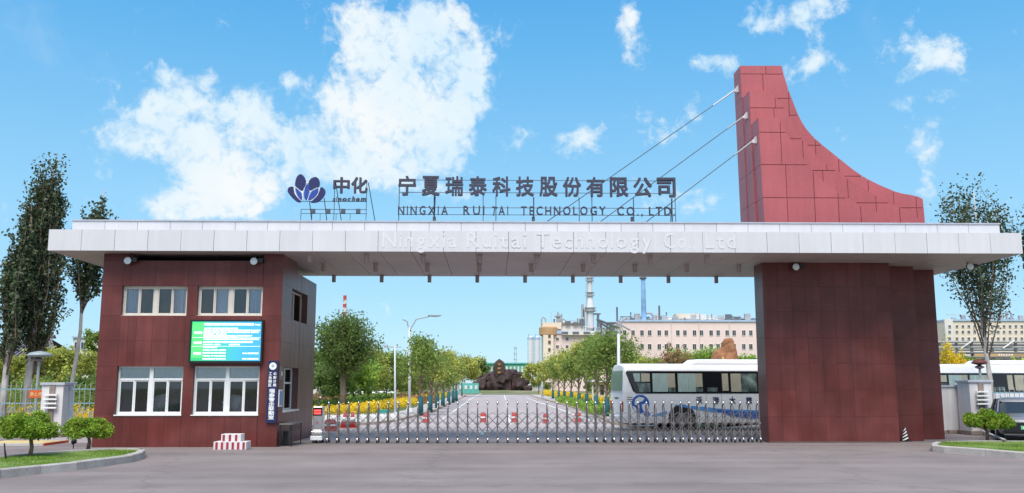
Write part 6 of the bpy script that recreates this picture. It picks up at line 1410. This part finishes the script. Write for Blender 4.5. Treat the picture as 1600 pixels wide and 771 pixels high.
for i, (px, w, lab) in enumerate(((505, 60, 'bronze red low shrub bed near the guardhouse under park trees'), (650, 70, 'dark bronze shrub bed behind the curved lamp post base'))):
    hedge('bronze_hedge', lab, [(PX(px-w/2, 610, 88), 88, 0), (PX(px+w/2, 610, 88), 88, 0)], 2, 1.1, L_RED, 260, .12, 'hedge', 60+i)
# east of the avenue
g_ = 'trees lining the avenue on the coach side'
AV = dict(style='vase', drop=.30, spread=1.35, nl=13, wrap=True, grp=g_, tr=.085, clear=.24)
for px, pyb, pyt, w, lm_, n, lf, sd_, lab in ((949, 654, 513, 84, L_MID, 4680, .105, 71, 'largest avenue tree, its crown reaching the coach rear window'), (932, 647, 522, 56, L_MID, 3312, .11, 72, 'second avenue tree from the coach, next to the largest one'), (917, 641, 526, 54, L_YEL, 3024, .12, 73, 'third avenue tree from the coach with yellowish crown'),
        (905, 637, 538, 48, L_MID, 2592, .125, 74, 'fourth avenue tree from the coach'), (893, 633, 540, 48, L_YEL, 2592, .135, 75, 'fifth avenue tree from the coach'), (882, 629.5, 550, 44, L_MID, 2304, .145, 76, 'sixth avenue tree from the coach'), (873, 627, 552, 44, L_YEL, 2304, .16, 78, 'seventh avenue tree from the coach'), (864, 624.5, 558, 42, L_YEL, 2160, .17, 79, 'eighth and farthest wrapped avenue tree on the coach side')):
    T(lab, px, pyb, pyt, w * 1.15, lm_, n=n, leaf=lf, seed=sd_, **AV)
T('low tree meeting the dark rocks on their plant side', 842, 617, 569, 40, L_YEL, Y=165, n=3600, leaf=.24, seed=77, grp=g_, clear=.2)
g_ = 'trees behind the coach'
for i, (px, pyt, w, lm_, Y, lab) in enumerate(((1000, 556, 60, L_YEL, 75, 'yellow green tree above the coach rear roof'), (1030, 560, 56, L_MID, 80, 'mid green tree behind the coach next to the bronze saplings'), (1048, 530, 44, L_RED, 72, 'taller bronze sapling behind the coach'), (1066, 540, 36, L_RED, 76, 'shorter bronze sapling behind the coach'), (1090, 546, 66, L_LIME, 78, 'round bright green tree beside the orange boulder'), (1166, 546, 42, L_LIME, 80, 'round bright green tree between boulder and pylon'), (1190, 560, 40, L_LIME, 84, 'bright green tree partly hidden by the pylon edge'), (975, 565, 46, L_YEL, 88, 'yellow green tree hidden low behind the coach lamp post'))):
    T(lab, px, 630, pyt, w, lm_, Y=Y, n=1700 if lm_ is L_RED else 6500, leaf=.11 if lm_ is L_RED else .125, seed=80+i, grp=g_, clear=.15, style='vase' if lm_ is L_RED else 'round', spread=.8)
for i, (px, pyt, w, lm_, lab) in enumerate(((1515, 548, 40, L_MID, 'green tree under the pipe rack beside the golden shrubs'), (1585, 560, 50, L_YEL, 'yellow green tree behind the second coach windows'))):
    T(lab, px, 620, pyt, w, lm_, Y=72, n=2600, leaf=.18, seed=95+i, grp='trees under the pipe rack', clear=.2)
# distant wood that closes the horizon
def wood(name, x0, x1, Y, h, n, seed, m_):
    gn = np.random.default_rng(seed); x = gn.uniform(x0, x1, n); prof = h*(.62 + .2*np.sin(x*.11+seed) + .14*np.sin(x*.37) + .1*np.sin(x*.9)); z = prof*gn.uniform(0, 1, n)**.6; y = Y + gn.uniform(-6, 6, n)
    me = leaf_mesh(name, np.stack([x, y, z], 1), 1.1, m_, up=.5, aspect=1.3, seed=seed); o = put(name, me, m_); o['kind'] = 'stuff'; return o
wood('distant_wood', -200, -16, 205, 7.5, 14000, 1, L_MID); wood('distant_wood', 22, 260, 215, 7, 14000, 2, L_MID)
